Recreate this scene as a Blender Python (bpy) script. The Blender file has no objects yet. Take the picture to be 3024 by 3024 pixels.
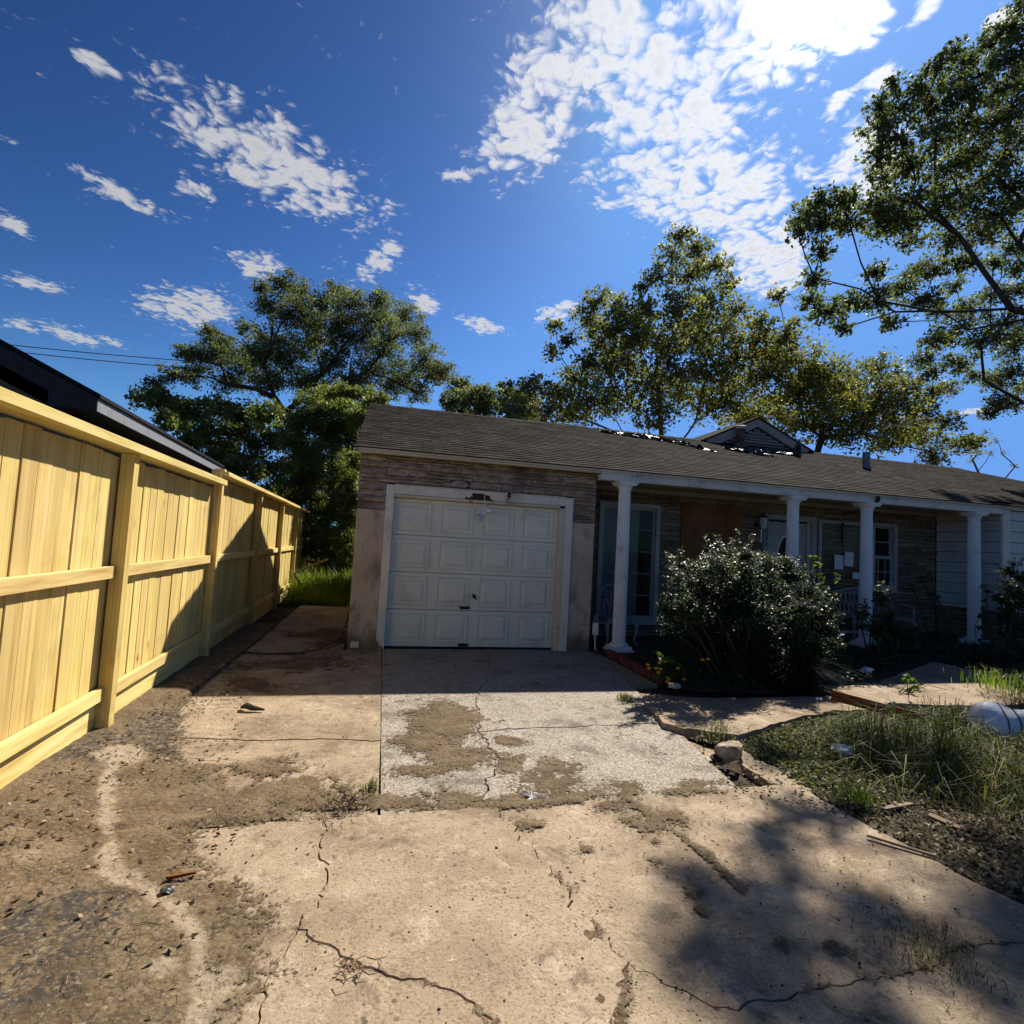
import bpy, bmesh, math, random
import numpy as np
from mathutils import Vector, Matrix
random.seed(7); RNG = np.random.default_rng(11)
sc = bpy.context.scene
col = sc.collection
R_ = math.radians

# ------------------------------------------------------------------ camera
YAW, PIT, ROL = R_(13.3057), R_(3.634), R_(3.1142)
FPX, CH = 1586.15, 1.5198                 # focal length in photo pixels (3024 wide), eye height
CF = np.array([math.sin(YAW)*math.cos(PIT), math.cos(YAW)*math.cos(PIT), math.sin(PIT)])
_r0 = np.array([math.cos(YAW), -math.sin(YAW), 0.0]); _u0 = np.cross(_r0, CF)
CR = _r0*math.cos(ROL)+_u0*math.sin(ROL); CU = -_r0*math.sin(ROL)+_u0*math.cos(ROL)
CC = np.array([0, 0, CH])
cd = bpy.data.cameras.new('camera'); cam = bpy.data.objects.new('camera', cd); col.objects.link(cam)
cd.sensor_width = 36; cd.lens = FPX/3024*36; cd.clip_start = 0.05; cd.clip_end = 3000
cam.matrix_world = Matrix(((CR[0], CU[0], -CF[0], 0), (CR[1], CU[1], -CF[1], 0), (CR[2], CU[2], -CF[2], CH), (0, 0, 0, 1)))
sc.camera = cam
sc.cycles.max_bounces = 6; sc.cycles.diffuse_bounces = 3; sc.cycles.glossy_bounces = 3; sc.cycles.transmission_bounces = 4; sc.cycles.transparent_max_bounces = 8
def ray(x, y): return CR*(x-1512)/FPX + CF - CU*(y-1512)/FPX
def onY(x, y, Y): d = ray(x, y); return CC + d*(Y/d[1])
def onZ(x, y, Z=0.0): d = ray(x, y); return CC + d*((Z-CH)/d[2])
def g(x, y, Z=0.0): return onZ(x*1.5652, y*1.5652, Z)      # from the 1932-wide view of the photo

# ------------------------------------------------------------------ sun, sky, exposure
SEL, SAZ = 45.0, 43.8
SUN = np.array([math.sin(R_(SAZ))*math.cos(R_(SEL)), math.cos(R_(SAZ))*math.cos(R_(SEL)), math.sin(R_(SEL))])
sl = bpy.data.lights.new('sun', 'SUN'); sl.energy = 4.2; sl.angle = R_(0.8); sl.color = (1.0, 0.93, 0.82)
so = bpy.data.objects.new('sun', sl); col.objects.link(so)
so.rotation_euler = Vector(SUN).to_track_quat('Z', 'Y').to_euler(); so.location = (20, 20, 30)
vs = sc.view_settings
sc.display_settings.display_device = 'sRGB'
vs.view_transform = 'Standard'; vs.look = 'None'; vs.gamma = 1; vs.use_curve_mapping = False; vs.exposure = 1.0
w = bpy.data.worlds.new('World'); sc.world = w; w.use_nodes = True
SKY_STRENGTH = 0.108
def build_world():
    nt = w.node_tree; nt.nodes.clear(); N = nt.nodes.new; L = nt.links.new
    def put(sock, v):
        if isinstance(v, bpy.types.NodeSocket): L(v, sock)
        else: sock.default_value = v
    def math_(op, a, b=None, c=None):
        n = N('ShaderNodeMath'); n.operation = op
        for i, v in enumerate((a, b, c)):
            if v is not None: put(n.inputs[i], v)
        return n.outputs[0]
    def vm(op, a, b=None):
        n = N('ShaderNodeVectorMath'); n.operation = op; put(n.inputs[0], a)
        if b is not None: put(n.inputs[1], b)
        return n.outputs['Value'] if op in ('DOT_PRODUCT', 'LENGTH') else n.outputs['Vector']
    out = N('ShaderNodeOutputWorld'); bg = N('ShaderNodeBackground'); L(bg.outputs[0], out.inputs[0])
    bg.inputs['Strength'].default_value = SKY_STRENGTH
    sky = N('ShaderNodeTexSky'); sky.sky_type = 'NISHITA'; sky.sun_disc = False
    sky.sun_elevation = R_(SEL); sky.sun_rotation = R_(SAZ); sky.altitude = 0
    sky.air_density = 1.0; sky.dust_density = 0.55; sky.ozone_density = 3.5
    tc = N('ShaderNodeTexCoord'); D = vm('NORMALIZE', tc.outputs['Generated'])
    sp = N('ShaderNodeSeparateXYZ'); L(D, sp.inputs[0])
    z = math_('MAXIMUM', sp.outputs['Z'], 0.03)
    cb = N('ShaderNodeCombineXYZ'); put(cb.inputs[0], math_('DIVIDE', sp.outputs['X'], z)); put(cb.inputs[1], math_('DIVIDE', sp.outputs['Y'], z))
    cb.inputs[2].default_value = 1.0; P = cb.outputs[0]
    nz = N('ShaderNodeTexNoise'); nz.noise_dimensions = '2D'; put(nz.inputs['Vector'], P)
    nz.inputs['Scale'].default_value = 12.0; nz.inputs['Detail'].default_value = 5.5; nz.inputs['Roughness'].default_value = 0.60; nz.inputs['Distortion'].default_value = 0.35
    nb = N('ShaderNodeTexNoise'); nb.noise_dimensions = '2D'; put(nb.inputs['Vector'], P)
    nb.inputs['Scale'].default_value = 1.1; nb.inputs['Detail'].default_value = 2
    vo = N('ShaderNodeTexVoronoi'); vo.voronoi_dimensions = '2D'; vo.feature = 'F1'
    wp = vm('ADD', P, vm('SCALE', nz.outputs['Color'])); 
    wp.node.inputs[1].links[0].from_node.inputs['Scale'].default_value = 0.10
    put(vo.inputs['Vector'], wp); vo.inputs['Scale'].default_value = 29
    def pl(x, y):
        d = ray(x, y); return np.array([d[0]/d[2], d[1]/d[2]])
    # cloud banks: centre, half axes, weight (where the photograph shows them, as places on the cloud layer)
    pat = [((1560, 380), (150, -190), (95, 75), 1), ((1740, 140), (190, -130), (120, 110), 1.0), ((1990, 300), (300, 0), (0, 250), .84),
           ((2090, 560), (340, 60), (-30, 155), .88), ((2250, 770), (140, 40), (-40, 105), 1.1), ((2450, 40), (170, 0), (0, 100), 1.5),
           ((2560, 480), (140, -60), (40, 120), .9), ((2200, 130), (260, 0), (0, 200), .82),
           ((820, 490), (310, 180), (-70, 95), .78), ((560, 330), (140, 60), (-20, 34), .62), ((1120, 770), (90, -60), (20, 45), .7),
           ((370, 580), (140, 65), (-15, 32), .75), ((580, 565), (65, 30), (-15, 32), .7), ((560, 910), (150, 20), (-10, 55), .95), ((760, 790), (95, 20), (-10, 42), .8),
           ((1250, 895), (50, 10), (0, 45), .8), ((1420, 960), (80, 20), (0, 26), .8), ((1350, 520), (70, 10), (0, 22), .65),
           ((210, 990), (95, 30), (0, 26), .8), ((110, 840), (95, 25), (0, 22), .8), ((30, 660), (70, 40), (-10, 30), .7), ((290, 195), (100, 50), (-15, 28), .7),
           ((1640, 925), (75, -20), (5, 26), .9), ((690, 300), (60, 20), (0, 20), .55), ((2600, 230), (55, -30), (15, 38), .9), ((2480, 295), (65, -45), (15, 28), .8),
           ((2880, 1215), (70, -5), (0, 11), .9), ((2740, 20), (80, -30), (10, 40), .8), ((2960, 60), (70, -40), (10, 50), .7), ((60, 960), (60, 15), (0, 24), .7), ((330, 1010), (50, 20), (0, 14), .7)]
    tot = None
    for c, a, b, wt in pat:
        p0 = pl(*c); A = pl(c[0]+a[0], c[1]+a[1])-p0; B = pl(c[0]+b[0], c[1]+b[1])-p0
        I = np.linalg.inv(np.array([A, B]).T); k = I @ p0
        d1 = vm('DOT_PRODUCT', P, (I[0, 0], I[0, 1], -k[0])); d2 = vm('DOT_PRODUCT', P, (I[1, 0], I[1, 1], -k[1]))
        q = math_('MULTIPLY_ADD', d1, d1, math_('MULTIPLY_ADD', d2, d2, -math.log(wt)))
        tot = q if tot is None else math_('MINIMUM', tot, q)
    tot = math_('MINIMUM', math_('MULTIPLY', math_('EXPONENT', math_('MULTIPLY', tot, -1.0)), 1.55), 1.1)
    # a few scattered scraps anywhere else
    scat = math_('MULTIPLY', math_('MAXIMUM', math_('SUBTRACT', nb.outputs[0], 0.52), 0), 1.9)
    mask = math_('MAXIMUM', tot, scat)
    puff = math_('SUBTRACT', 0.62, vo.outputs['Distance'])
    f = math_('ADD', math_('MULTIPLY', nz.outputs[0], 1.25), math_('MULTIPLY', puff, 0.50))
    dens = math_('ADD', f, math_('SUBTRACT', math_('MULTIPLY', mask, 0.66), 1.06))
    mr = N('ShaderNodeMapRange'); mr.interpolation_type = 'SMOOTHSTEP'; put(mr.inputs['Value'], dens)
    mr.inputs['From Min'].default_value = 0.0; mr.inputs['From Max'].default_value = 0.50
    hz = N('ShaderNodeMapRange'); hz.interpolation_type = 'SMOOTHSTEP'; put(hz.inputs['Value'], sp.outputs['Z']); hz.inputs['From Min'].default_value = 0.06; hz.inputs['From Max'].default_value = 0.16
    cov = math_('MULTIPLY', mr.outputs[0], hz.outputs[0])
    ca = vm('DOT_PRODUCT', D, tuple(SUN)); ang = math_('ARCCOSINE', math_('MINIMUM', ca, 1.0)); a2 = math_('MULTIPLY', ang, ang)
    def gs(s): return math_('EXPONENT', math_('MULTIPLY', a2, -1/(s*s)))
    cl = math_('ADD', math_('ADD', 2.8, math_('MULTIPLY', gs(.55), 2.1)), math_('MULTIPLY', gs(.06), 12))
    core = math_('SUBTRACT', 1.0, math_('MULTIPLY', math_('MAXIMUM', math_('SUBTRACT', dens, 0.30), 0), 0.40))
    cl = math_('MULTIPLY', cl, math_('MAXIMUM', core, .6))
    cc = N('ShaderNodeCombineColor'); put(cc.inputs[0], math_('MULTIPLY', cl, 0.97)); put(cc.inputs[1], math_('MULTIPLY', cl, 0.985)); put(cc.inputs[2], math_('MULTIPLY', cl, 1.03))
    # the aureole of scattered light round the sun
    ar = math_('ADD', math_('MULTIPLY', gs(.28), .36), math_('MULTIPLY', gs(.04), 7))
    arc = N('ShaderNodeCombineColor')
    for i in range(3): put(arc.inputs[i], ar)
    sk = N('ShaderNodeMix'); sk.data_type = 'RGBA'; sk.blend_type = 'ADD'; sk.inputs[0].default_value = 1.0; sr = N('ShaderNodeSeparateColor'); L(sky.outputs[0], sr.inputs[0]); sj = N('ShaderNodeCombineColor')
    for i, top in enumerate((2.9, 4.5, 6.9)): put(sj.inputs[i], math_('SMOOTH_MIN', math_('MULTIPLY', sr.outputs[i], (1.0, 1.045, 1.0)[i]), top, 0.9))     # no blown-out veil round the sun
    ga = N('ShaderNodeGamma'); L(sj.outputs[0], ga.inputs[0]); ga.inputs[1].default_value = 2.0      # a camera's contrast deepens the blue
    gm = vm('SCALE', ga.outputs[0]); gm.node.inputs['Scale'].default_value = 0.086; L(gm, sk.inputs[6]); L(arc.outputs[0], sk.inputs[7])
    mx = N('ShaderNodeMix'); mx.data_type = 'RGBA'; put(mx.inputs[0], math_('MULTIPLY', cov, 0.96)); L(sk.outputs[2], mx.inputs[6]); L(cc.outputs[0], mx.inputs[7])
    L(mx.outputs[2], bg.inputs['Color'])
build_world()
w.cycles.sampling_method = 'MANUAL'; w.cycles.sample_map_resolution = 512

# ------------------------------------------------------------------ materials
MT = {}
def ramp(nt, fac, stops):
    r = nt.nodes.new('ShaderNodeValToRGB'); nt.links.new(fac, r.inputs[0]); e = r.color_ramp.elements
    while len(e) < len(stops): e.new(0.5)
    for i, (p, c) in enumerate(stops): e[i].position = p; e[i].color = (*c, 1) if len(c) == 3 else c
    return r.outputs[0]
def mat(name, stops, scale=8, stretch=(1, 1, 1), rough=0.8, bump=0.2, bscale=None, detail=6, coord='pos', rnd=0.0, spec=0.12, metal=0.0, extra=None, bdist=0.01, rvar=0.0):
    m = bpy.data.materials.new(name); m.use_nodes = True; nt = m.node_tree; N = nt.nodes.new; L = nt.links.new
    b = nt.nodes['Principled BSDF']; b.inputs['Roughness'].default_value = rough; b.inputs['Metallic'].default_value = metal; b.inputs['Specular IOR Level'].default_value = spec
    if coord == 'pos': src = N('ShaderNodeNewGeometry').outputs['Position']
    else: src = N('ShaderNodeTexCoord').outputs['Object']
    oi = N('ShaderNodeObjectInfo')
    mp = N('ShaderNodeMapping'); mp.inputs['Scale'].default_value = stretch; L(src, mp.inputs['Vector'])
    if rnd:
        ml = N('ShaderNodeVectorMath'); ml.operation = 'SCALE'; ml.inputs[0].default_value = (31, 17, 23); L(oi.outputs['Random'], ml.inputs['Scale']); L(ml.outputs[0], mp.inputs['Location'])
    nz = N('ShaderNodeTexNoise'); L(mp.outputs[0], nz.inputs['Vector']); nz.inputs['Scale'].default_value = scale; nz.inputs['Detail'].default_value = detail; nz.inputs['Roughness'].default_value = .6
    c = ramp(nt, nz.outputs[0], stops)
    if rnd:
        hs = N('ShaderNodeHueSaturation'); L(c, hs.inputs['Color'])
        mr = N('ShaderNodeMapRange'); L(oi.outputs['Random'], mr.inputs['Value']); mr.inputs['To Min'].default_value = 1-rnd; mr.inputs['To Max'].default_value = 1+rnd; L(mr.outputs[0], hs.inputs['Value'])
        fr = N('ShaderNodeMath'); fr.operation = 'FRACT'; k = N('ShaderNodeMath'); k.operation = 'MULTIPLY'; k.inputs[1].default_value = 7.31; L(oi.outputs['Random'], k.inputs[0]); L(k.outputs[0], fr.inputs[0])
        m2 = N('ShaderNodeMapRange'); L(fr.outputs[0], m2.inputs['Value']); m2.inputs['To Min'].default_value = .5-.03*min(1, rnd*3); m2.inputs['To Max'].default_value = .5+.02*min(1, rnd*3); L(m2.outputs[0], hs.inputs['Hue'])
        c = hs.outputs[0]
    if extra: c = extra(nt, mp.outputs[0], c, src)
    L(c, b.inputs['Base Color'])
    if rvar:
        rm = N('ShaderNodeMapRange'); L(nz.outputs[0], rm.inputs['Value']); rm.inputs['To Min'].default_value = rough-rvar; rm.inputs['To Max'].default_value = rough+rvar; L(rm.outputs[0], b.inputs['Roughness'])
    if bump:
        n2 = N('ShaderNodeTexNoise'); L(mp.outputs[0], n2.inputs['Vector']); n2.inputs['Scale'].default_value = bscale or scale*3; n2.inputs['Detail'].default_value = 5
        bp = N('ShaderNodeBump'); bp.inputs['Strength'].default_value = bump; bp.inputs['Distance'].default_value = bdist; L(n2.outputs[0], bp.inputs['Height']); L(bp.outputs[0], b.inputs['Normal'])
    MT[name] = m; return m
def mixc(nt, a, b_, fac):
    x = nt.nodes.new('ShaderNodeMix'); x.data_type = 'RGBA'; L = nt.links.new
    if isinstance(a, tuple): x.inputs[6].default_value = (*a, 1)
    else: L(a, x.inputs[6])
    if isinstance(b_, tuple): x.inputs[7].default_value = (*b_, 1)
    else: L(b_, x.inputs[7])
    L(fac, x.inputs[0]); return x.outputs[2]
def rng(nt, v, a, b, c=0., d=1., smooth=True):
    n = nt.nodes.new('ShaderNodeMapRange'); nt.links.new(v, n.inputs[0])
    if smooth: n.interpolation_type = 'SMOOTHSTEP'
    for i, q in zip((1, 2, 3, 4), (a, b, c, d)): n.inputs[i].default_value = q
    return n.outputs[0]
def noise(nt, v, s, d=5, r=.6, dist=0):
    n = nt.nodes.new('ShaderNodeTexNoise'); nt.links.new(v, n.inputs['Vector']); n.inputs['Scale'].default_value = s; n.inputs['Detail'].default_value = d; n.inputs['Roughness'].default_value = r; n.inputs['Distortion'].default_value = dist; return n.outputs[0]
def voro(nt, v, s, feat='F1', out='Distance'):
    n = nt.nodes.new('ShaderNodeTexVoronoi'); n.feature = feat; nt.links.new(v, n.inputs['Vector']); n.inputs['Scale'].default_value = s; return n.outputs[out]
def mul(nt, a, b):
    n = nt.nodes.new('ShaderNodeMath'); n.operation = 'MULTIPLY'
    for i, q in enumerate((a, b)):
        if isinstance(q, bpy.types.NodeSocket): nt.links.new(q, n.inputs[i])
        else: n.inputs[i].default_value = q
    return n.outputs[0]

def specks(nt, src, sc_, rad, keep, col_, c, amt=1.0, gate=None):
    """sparse crumbs and pits: one disc in some of the cells"""
    n = nt.nodes.new('ShaderNodeTexVoronoi'); nt.links.new(src, n.inputs['Vector']); n.inputs['Scale'].default_value = sc_
    q = nt.nodes.new('ShaderNodeSeparateColor'); nt.links.new(n.outputs['Color'], q.inputs[0])
    f = mul(nt, rng(nt, n.outputs['Distance'], rad, rad*.6), rng(nt, q.outputs[0], keep, keep+.02))
    if gate is not None: f = mul(nt, f, gate)
    return mixc(nt, c, col_, mul(nt, f, amt))
def concrete_extra(nt, v, c, src):
    c = mixc(nt, c, (.125, .083, .048), mul(nt, rng(nt, noise(nt, src, .9, 9, .70, .5), .49, .66), .72))       # broad dirt stains
    c = mixc(nt, c, (.095, .068, .044), mul(nt, rng(nt, noise(nt, src, 4.2, 9, .74, .9), .54, .66), .68))       # blotches
    c = mixc(nt, c, (.55, .45, .33), mul(nt, rng(nt, noise(nt, src, 2.6, 8, .74, .7), .53, .68), .60))        # scoured pale patches
    c = mixc(nt, c, (.52, .43, .32), mul(nt, rng(nt, noise(nt, src, 13, 6, .7), .54, .68), .45))
    c = mixc(nt, c, (.13, .095, .062), mul(nt, rng(nt, noise(nt, src, 19, 6, .7), .55, .66), .55))
    sv = nt.nodes.new('ShaderNodeMapping'); sv.inputs['Rotation'].default_value = (0, 0, .5); sv.inputs['Scale'].default_value = (1.6, 19, 1); nt.links.new(src, sv.inputs['Vector'])
    c = mixc(nt, c, (.62, .52, .40), mul(nt, rng(nt, noise(nt, sv.outputs[0], 1.6, 5, .7, 1.8), .63, .70), .55))      # scrapes
    gt = rng(nt, noise(nt, src, 1.7, 4), .40, .60)
    c = specks(nt, src, 21, .26, .80, (.035, .027, .02), c, .9, gt)
    c = specks(nt, src, 47, .28, .74, (.05, .038, .028), c, .85, gt)
    g2 = rng(nt, noise(nt, src, 2.3, 5), .44, .60)
    c = specks(nt, src, 90, .34, .66, (.085, .064, .045), c, .7, g2)
    c = specks(nt, src, 75, .30, .80, (.58, .50, .40), c, .45, g2)
    c = mixc(nt, c, (.14, .10, .068), mul(nt, rng(nt, noise(nt, src, 85, 3), .53, .66), .65))
    return c
mat('concrete', [(.3, (.235, .178, .118)), (.5, (.325, .25, .168)), (.7, (.41, .322, .222))], 1.9, rough=.9, bump=.7, bscale=70, extra=concrete_extra, bdist=.006)
def agg(nt, v, c, src):
    vc = nt.nodes.new('ShaderNodeTexVoronoi'); nt.links.new(src, vc.inputs['Vector']); vc.inputs['Scale'].default_value = 95
    s = nt.nodes.new('ShaderNodeSeparateColor'); nt.links.new(vc.outputs['Color'], s.inputs[0])
    st = ramp(nt, s.outputs[0], [(0, (.13, .105, .08)), (.4, (.29, .245, .19)), (.75, (.40, .355, .29)), (1, (.62, .58, .52))])
    c = mixc(nt, c, st, rng(nt, vc.outputs['Distance'], .62, .40))
    c = mixc(nt, c, (.10, .08, .055), mul(nt, rng(nt, noise(nt, src, 1.6, 8, .7), .50, .66), .65))
    c = mixc(nt, c, (.085, .068, .048), mul(nt, rng(nt, noise(nt, src, 6, 7, .7), .55, .66), .6))
    return specks(nt, src, 30, .3, .78, (.07, .055, .04), c, .8)
mat('aggregate_concrete', [(.35, (.22, .185, .145)), (.65, (.34, .29, .235))], 3, rough=.85, bump=.8, bscale=60, extra=agg, bdist=.005)
def dirt_extra(nt, v, c, src):
    at = nt.nodes.new('ShaderNodeAttribute'); at.attribute_name = 'sand'
    at2 = nt.nodes.new('ShaderNodeAttribute'); at2.attribute_name = 'grit'
    cr = voro(nt, v, 17, 'DISTANCE_TO_EDGE')
    c = mixc(nt, c, (.075, .058, .042), mul(nt, rng(nt, cr, .05, .015), rng(nt, noise(nt, src, 1.7), .42, .55)))
    c = mixc(nt, c, (.05, .045, .04), mul(nt, at2.outputs['Fac'], rng(nt, noise(nt, src, 26, 4), .42, .58)))
    c = mixc(nt, c, ramp(nt, noise(nt, src, 30), [(.3, (.27, .21, .145)), (.7, (.40, .32, .225))]), at.outputs['Fac'])
    c = mixc(nt, c, (.28, .22, .155), mul(nt, rng(nt, noise(nt, src, 60, 3), .54, .68), .55))
    c = mixc(nt, c, (.05, .037, .024), mul(nt, rng(nt, noise(nt, src, 42, 4), .54, .66), .6))
    return c
mat('mud', [(.3, (.095, .065, .036)), (.5, (.14, .099, .057)), (.7, (.20, .148, .09))], 5, rough=.95, bump=1.0, bscale=45, extra=dirt_extra, bdist=.012)
def thin_edges(m):
    """where the film of mud runs out it breaks up into grains over the concrete"""
    nt = m.node_tree; L = nt.links.new; b = nt.nodes['Principled BSDF']; at = nt.nodes.new('ShaderNodeAttribute'); at.attribute_name = 'thick'
    src = nt.nodes.new('ShaderNodeNewGeometry').outputs['Position']; ad = nt.nodes.new('ShaderNodeMath'); ad.operation = 'ADD'; L(at.outputs['Fac'], ad.inputs[0])
    L(rng(nt, noise(nt, src, 48, 5, .65), .25, .75, -.62, .62, False), ad.inputs[1]); f = rng(nt, ad.outputs[0], .30, .70)
    tr = nt.nodes.new('ShaderNodeBsdfTransparent'); mx = nt.nodes.new('ShaderNodeMixShader'); L(f, mx.inputs[0]); L(tr.outputs[0], mx.inputs[1]); L(b.outputs[0], mx.inputs[2]); L(mx.outputs[0], nt.nodes['Material Output'].inputs[0])
thin_edges(MT['mud'])
mat('soil', [(.3, (.035, .027, .02)), (.7, (.085, .064, .045))], 6, rough=.95, bump=.8, bscale=30, bdist=.02)
mat('lawn_soil', [(.3, (.035, .03, .018)), (.55, (.07, .06, .035)), (.75, (.12, .095, .06))], 5, rough=.95, bump=.8, bscale=30, bdist=.02)
def wood_extra(nt, v, c, src):
    sp = nt.nodes.new('ShaderNodeVectorMath'); sp.operation = 'MULTIPLY'; nt.links.new(v, sp.inputs[0]); sp.inputs[1].default_value = (.075, .075, 1.15)
    k = voro(nt, sp.outputs[0], 3.0)
    c = mixc(nt, c, (.42, .26, .085), mul(nt, rng(nt, k, .17, .07), .65))
    c = mixc(nt, c, (.13, .06, .02), mul(nt, rng(nt, k, .065, .03), .9))
    c = mixc(nt, c, (.40, .31, .12), mul(nt, rng(nt, noise(nt, src, 2.2, 4), .5, .7), .5))
    s2 = nt.nodes.new('ShaderNodeVectorMath'); s2.operation = 'MULTIPLY'; nt.links.new(v, s2.inputs[0]); s2.inputs[1].default_value = (5, 5, .5)
    c = mixc(nt, c, (.38, .24, .075), mul(nt, rng(nt, noise(nt, s2.outputs[0], 1.2, 3, .5, 1.2), .52, .64), .55))
    z_ = nt.nodes.new('ShaderNodeSeparateXYZ'); nt.links.new(src, z_.inputs[0])
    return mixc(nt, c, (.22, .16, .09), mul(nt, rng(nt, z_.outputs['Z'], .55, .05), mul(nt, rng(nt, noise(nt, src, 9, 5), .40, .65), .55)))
mat('pine', [(.25, (.41, .26, .070)), (.42, (.60, .455, .150)), (.6, (.67, .535, .205)), (.8, (.73, .61, .29))], 1.6, (14, 14, .75), rough=.72, bump=.25, bscale=6, rnd=.15, extra=wood_extra, bdist=.003)
mat('pine_rail', [(.25, (.44, .29, .085)), (.5, (.66, .52, .20)), (.8, (.75, .63, .31))], 1.6, (14, .75, 14), rough=.72, bump=.25, bscale=6, rnd=.12, bdist=.003)
mat('weathered_wood', [(.3, (.16, .12, .085)), (.7, (.36, .28, .20))], 2, (12, 12, .7), rough=.85, bump=.4, rnd=.2)
mat('brown_wood', [(.3, (.09, .026, .008)), (.5, (.21, .070, .020)), (.75, (.33, .13, .042))], 3, (2, 6, 14), rough=.7, bump=.5, rnd=.1)
mat('chip_wood', [(.3, (.17, .115, .07)), (.7, (.33, .24, .155))], 6, rough=.8, bump=.3)
def stucco_extra(nt, v, c, src):
    sx = nt.nodes.new('ShaderNodeVectorMath'); sx.operation = 'MULTIPLY'; nt.links.new(src, sx.inputs[0]); sx.inputs[1].default_value = (4, 4, 1.8)
    c = mixc(nt, c, (.16, .125, .095), mul(nt, rng(nt, noise(nt, sx.outputs[0], 1.2, 7, .62), .47, .72), .75))
    c = mixc(nt, c, (.60, .50, .39), mul(nt, rng(nt, noise(nt, src, 3.3, 5), .55, .7), .5))
    s = nt.nodes.new('ShaderNodeSeparateXYZ'); nt.links.new(src, s.inputs[0])
    z = nt.nodes.new('ShaderNodeMath'); z.operation = 'ADD'; nt.links.new(s.outputs['Z'], z.inputs[0]); nt.links.new(mul(nt, noise(nt, src, 4), 1.1), z.inputs[1])
    return mixc(nt, c, (.10, .075, .055), mul(nt, rng(nt, z.outputs[0], 1.0, .55), .8))            # splash-back grime rising from the ground
mat('stucco', [(.3, (.40, .315, .235)), (.7, (.53, .43, .335))], 2.5, rough=.92, bump=.5, bscale=40, extra=stucco_extra, bdist=.004)
def st_extra(nt, v, c, src):
    sx = nt.nodes.new('ShaderNodeVectorMath'); sx.operation = 'MULTIPLY'; nt.links.new(src, sx.inputs[0]); sx.inputs[1].default_value = (5, 5, 26)
    c = mixc(nt, c, (.15, .105, .08), mul(nt, rng(nt, noise(nt, sx.outputs[0], 1, 4), .50, .66), .6))
    return mixc(nt, c, (.05, .036, .034), mul(nt, rng(nt, noise(nt, src, .9, 5, .6), .50, .66), .75))  # soot-dark weather stain
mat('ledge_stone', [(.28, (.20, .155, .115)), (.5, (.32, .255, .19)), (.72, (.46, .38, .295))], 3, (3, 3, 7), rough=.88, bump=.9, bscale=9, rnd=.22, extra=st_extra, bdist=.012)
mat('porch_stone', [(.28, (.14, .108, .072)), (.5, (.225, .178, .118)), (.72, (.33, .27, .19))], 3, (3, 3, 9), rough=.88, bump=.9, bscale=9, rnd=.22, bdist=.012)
mat('mortar', [(.3, (.045, .034, .027)), (.7, (.08, .062, .05))], 12, rough=.95, bump=.4)
def peel(nt, v, c, src):
    c = mixc(nt, c, (.30, .22, .15), mul(nt, rng(nt, noise(nt, src, 9, 7, .7), .60, .68), .8))
    return mixc(nt, c, (.18, .14, .11), mul(nt, rng(nt, noise(nt, src, 2.1, 6), .52, .72), .45))
def drt(nt, v, c, src): return mixc(nt, c, (.30, .26, .21), mul(nt, rng(nt, noise(nt, src, 2.4, 7, .65), .52, .72), .4))
mat('porch_trim_shaded', [(.3, (.30, .30, .29)), (.7, (.40, .395, .375))], 3, rough=.6, bump=.15, extra=drt)  # darker copy of the white trim, the porch's shade put into its colour
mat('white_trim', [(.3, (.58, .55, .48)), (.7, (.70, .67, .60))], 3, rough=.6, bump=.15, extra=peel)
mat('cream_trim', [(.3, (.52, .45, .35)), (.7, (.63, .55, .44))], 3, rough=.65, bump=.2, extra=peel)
mat('door_paint', [(.3, (.62, .60, .51)), (.7, (.70, .68, .585))], 1.4, rough=.45, bump=.05, extra=drt, spec=.4)
mat('column_paint', [(.3, (.66, .67, .67)), (.7, (.74, .745, .74))], 3, rough=.5, bump=.05, extra=drt)
mat('siding_paint', [(.3, (.50, .50, .48)), (.7, (.58, .575, .55))], 3, rough=.6, bump=.1, extra=drt)
mat('dormer_paint', [(.3, (.27, .265, .25)), (.7, (.36, .35, .33))], 3, rough=.7, bump=.1, extra=drt)
mat('white_paint', [(.3, (.66, .66, .64)), (.7, (.72, .72, .70))], 4, rough=.55, bump=.05)
mat('grey_paint', [(.3, (.20, .21, .235)), (.7, (.26, .27, .30))], 6, rough=.5, bump=.1)
def sh_extra(nt, v, c, src):
    c = mixc(nt, c, (.018, .016, .015), mul(nt, rng(nt, noise(nt, src, .8, 5), .5, .7), .7))
    return mixc(nt, c, (.15, .13, .115), mul(nt, rng(nt, noise(nt, src, 160, 2), .58, .72), .5))
mat('shingle', [(.3, (.024, .0205, .018)), (.5, (.038, .032, .027)), (.7, (.058, .048, .040))], 4, rough=.92, bump=.6, bscale=150, rnd=.34, extra=sh_extra, bdist=.003, spec=0.02)
def sh2(nt, v, c, src):
    q = nt.nodes.new('ShaderNodeNewGeometry').outputs['Random Per Island']
    h = nt.nodes.new('ShaderNodeHueSaturation'); nt.links.new(c, h.inputs['Color']); nt.links.new(rng(nt, q, 0, 1, .62, 1.38, False), h.inputs['Value'])
    return sh_extra(nt, v, h.outputs[0], src)
mat('shingle_field', [(.3, (.024, .0205, .018)), (.5, (.038, .032, .027)), (.7, (.058, .048, .040))], 4, rough=.92, bump=.6, bscale=150, extra=sh2, bdist=.003, spec=0.02)
mat('black_roof', [(.3, (.012, .012, .014)), (.7, (.026, .026, .03))], 20, rough=.9, bump=.5)
mat('black_fascia', [(.3, (.030, .028, .032)), (.7, (.045, .042, .046))], 8, rough=.6, bump=.1)
mat('taupe_wall', [(.3, (.125, .115, .09)), (.7, (.155, .142, .112))], 5, rough=.85, bump=.2, bscale=60)
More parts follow.
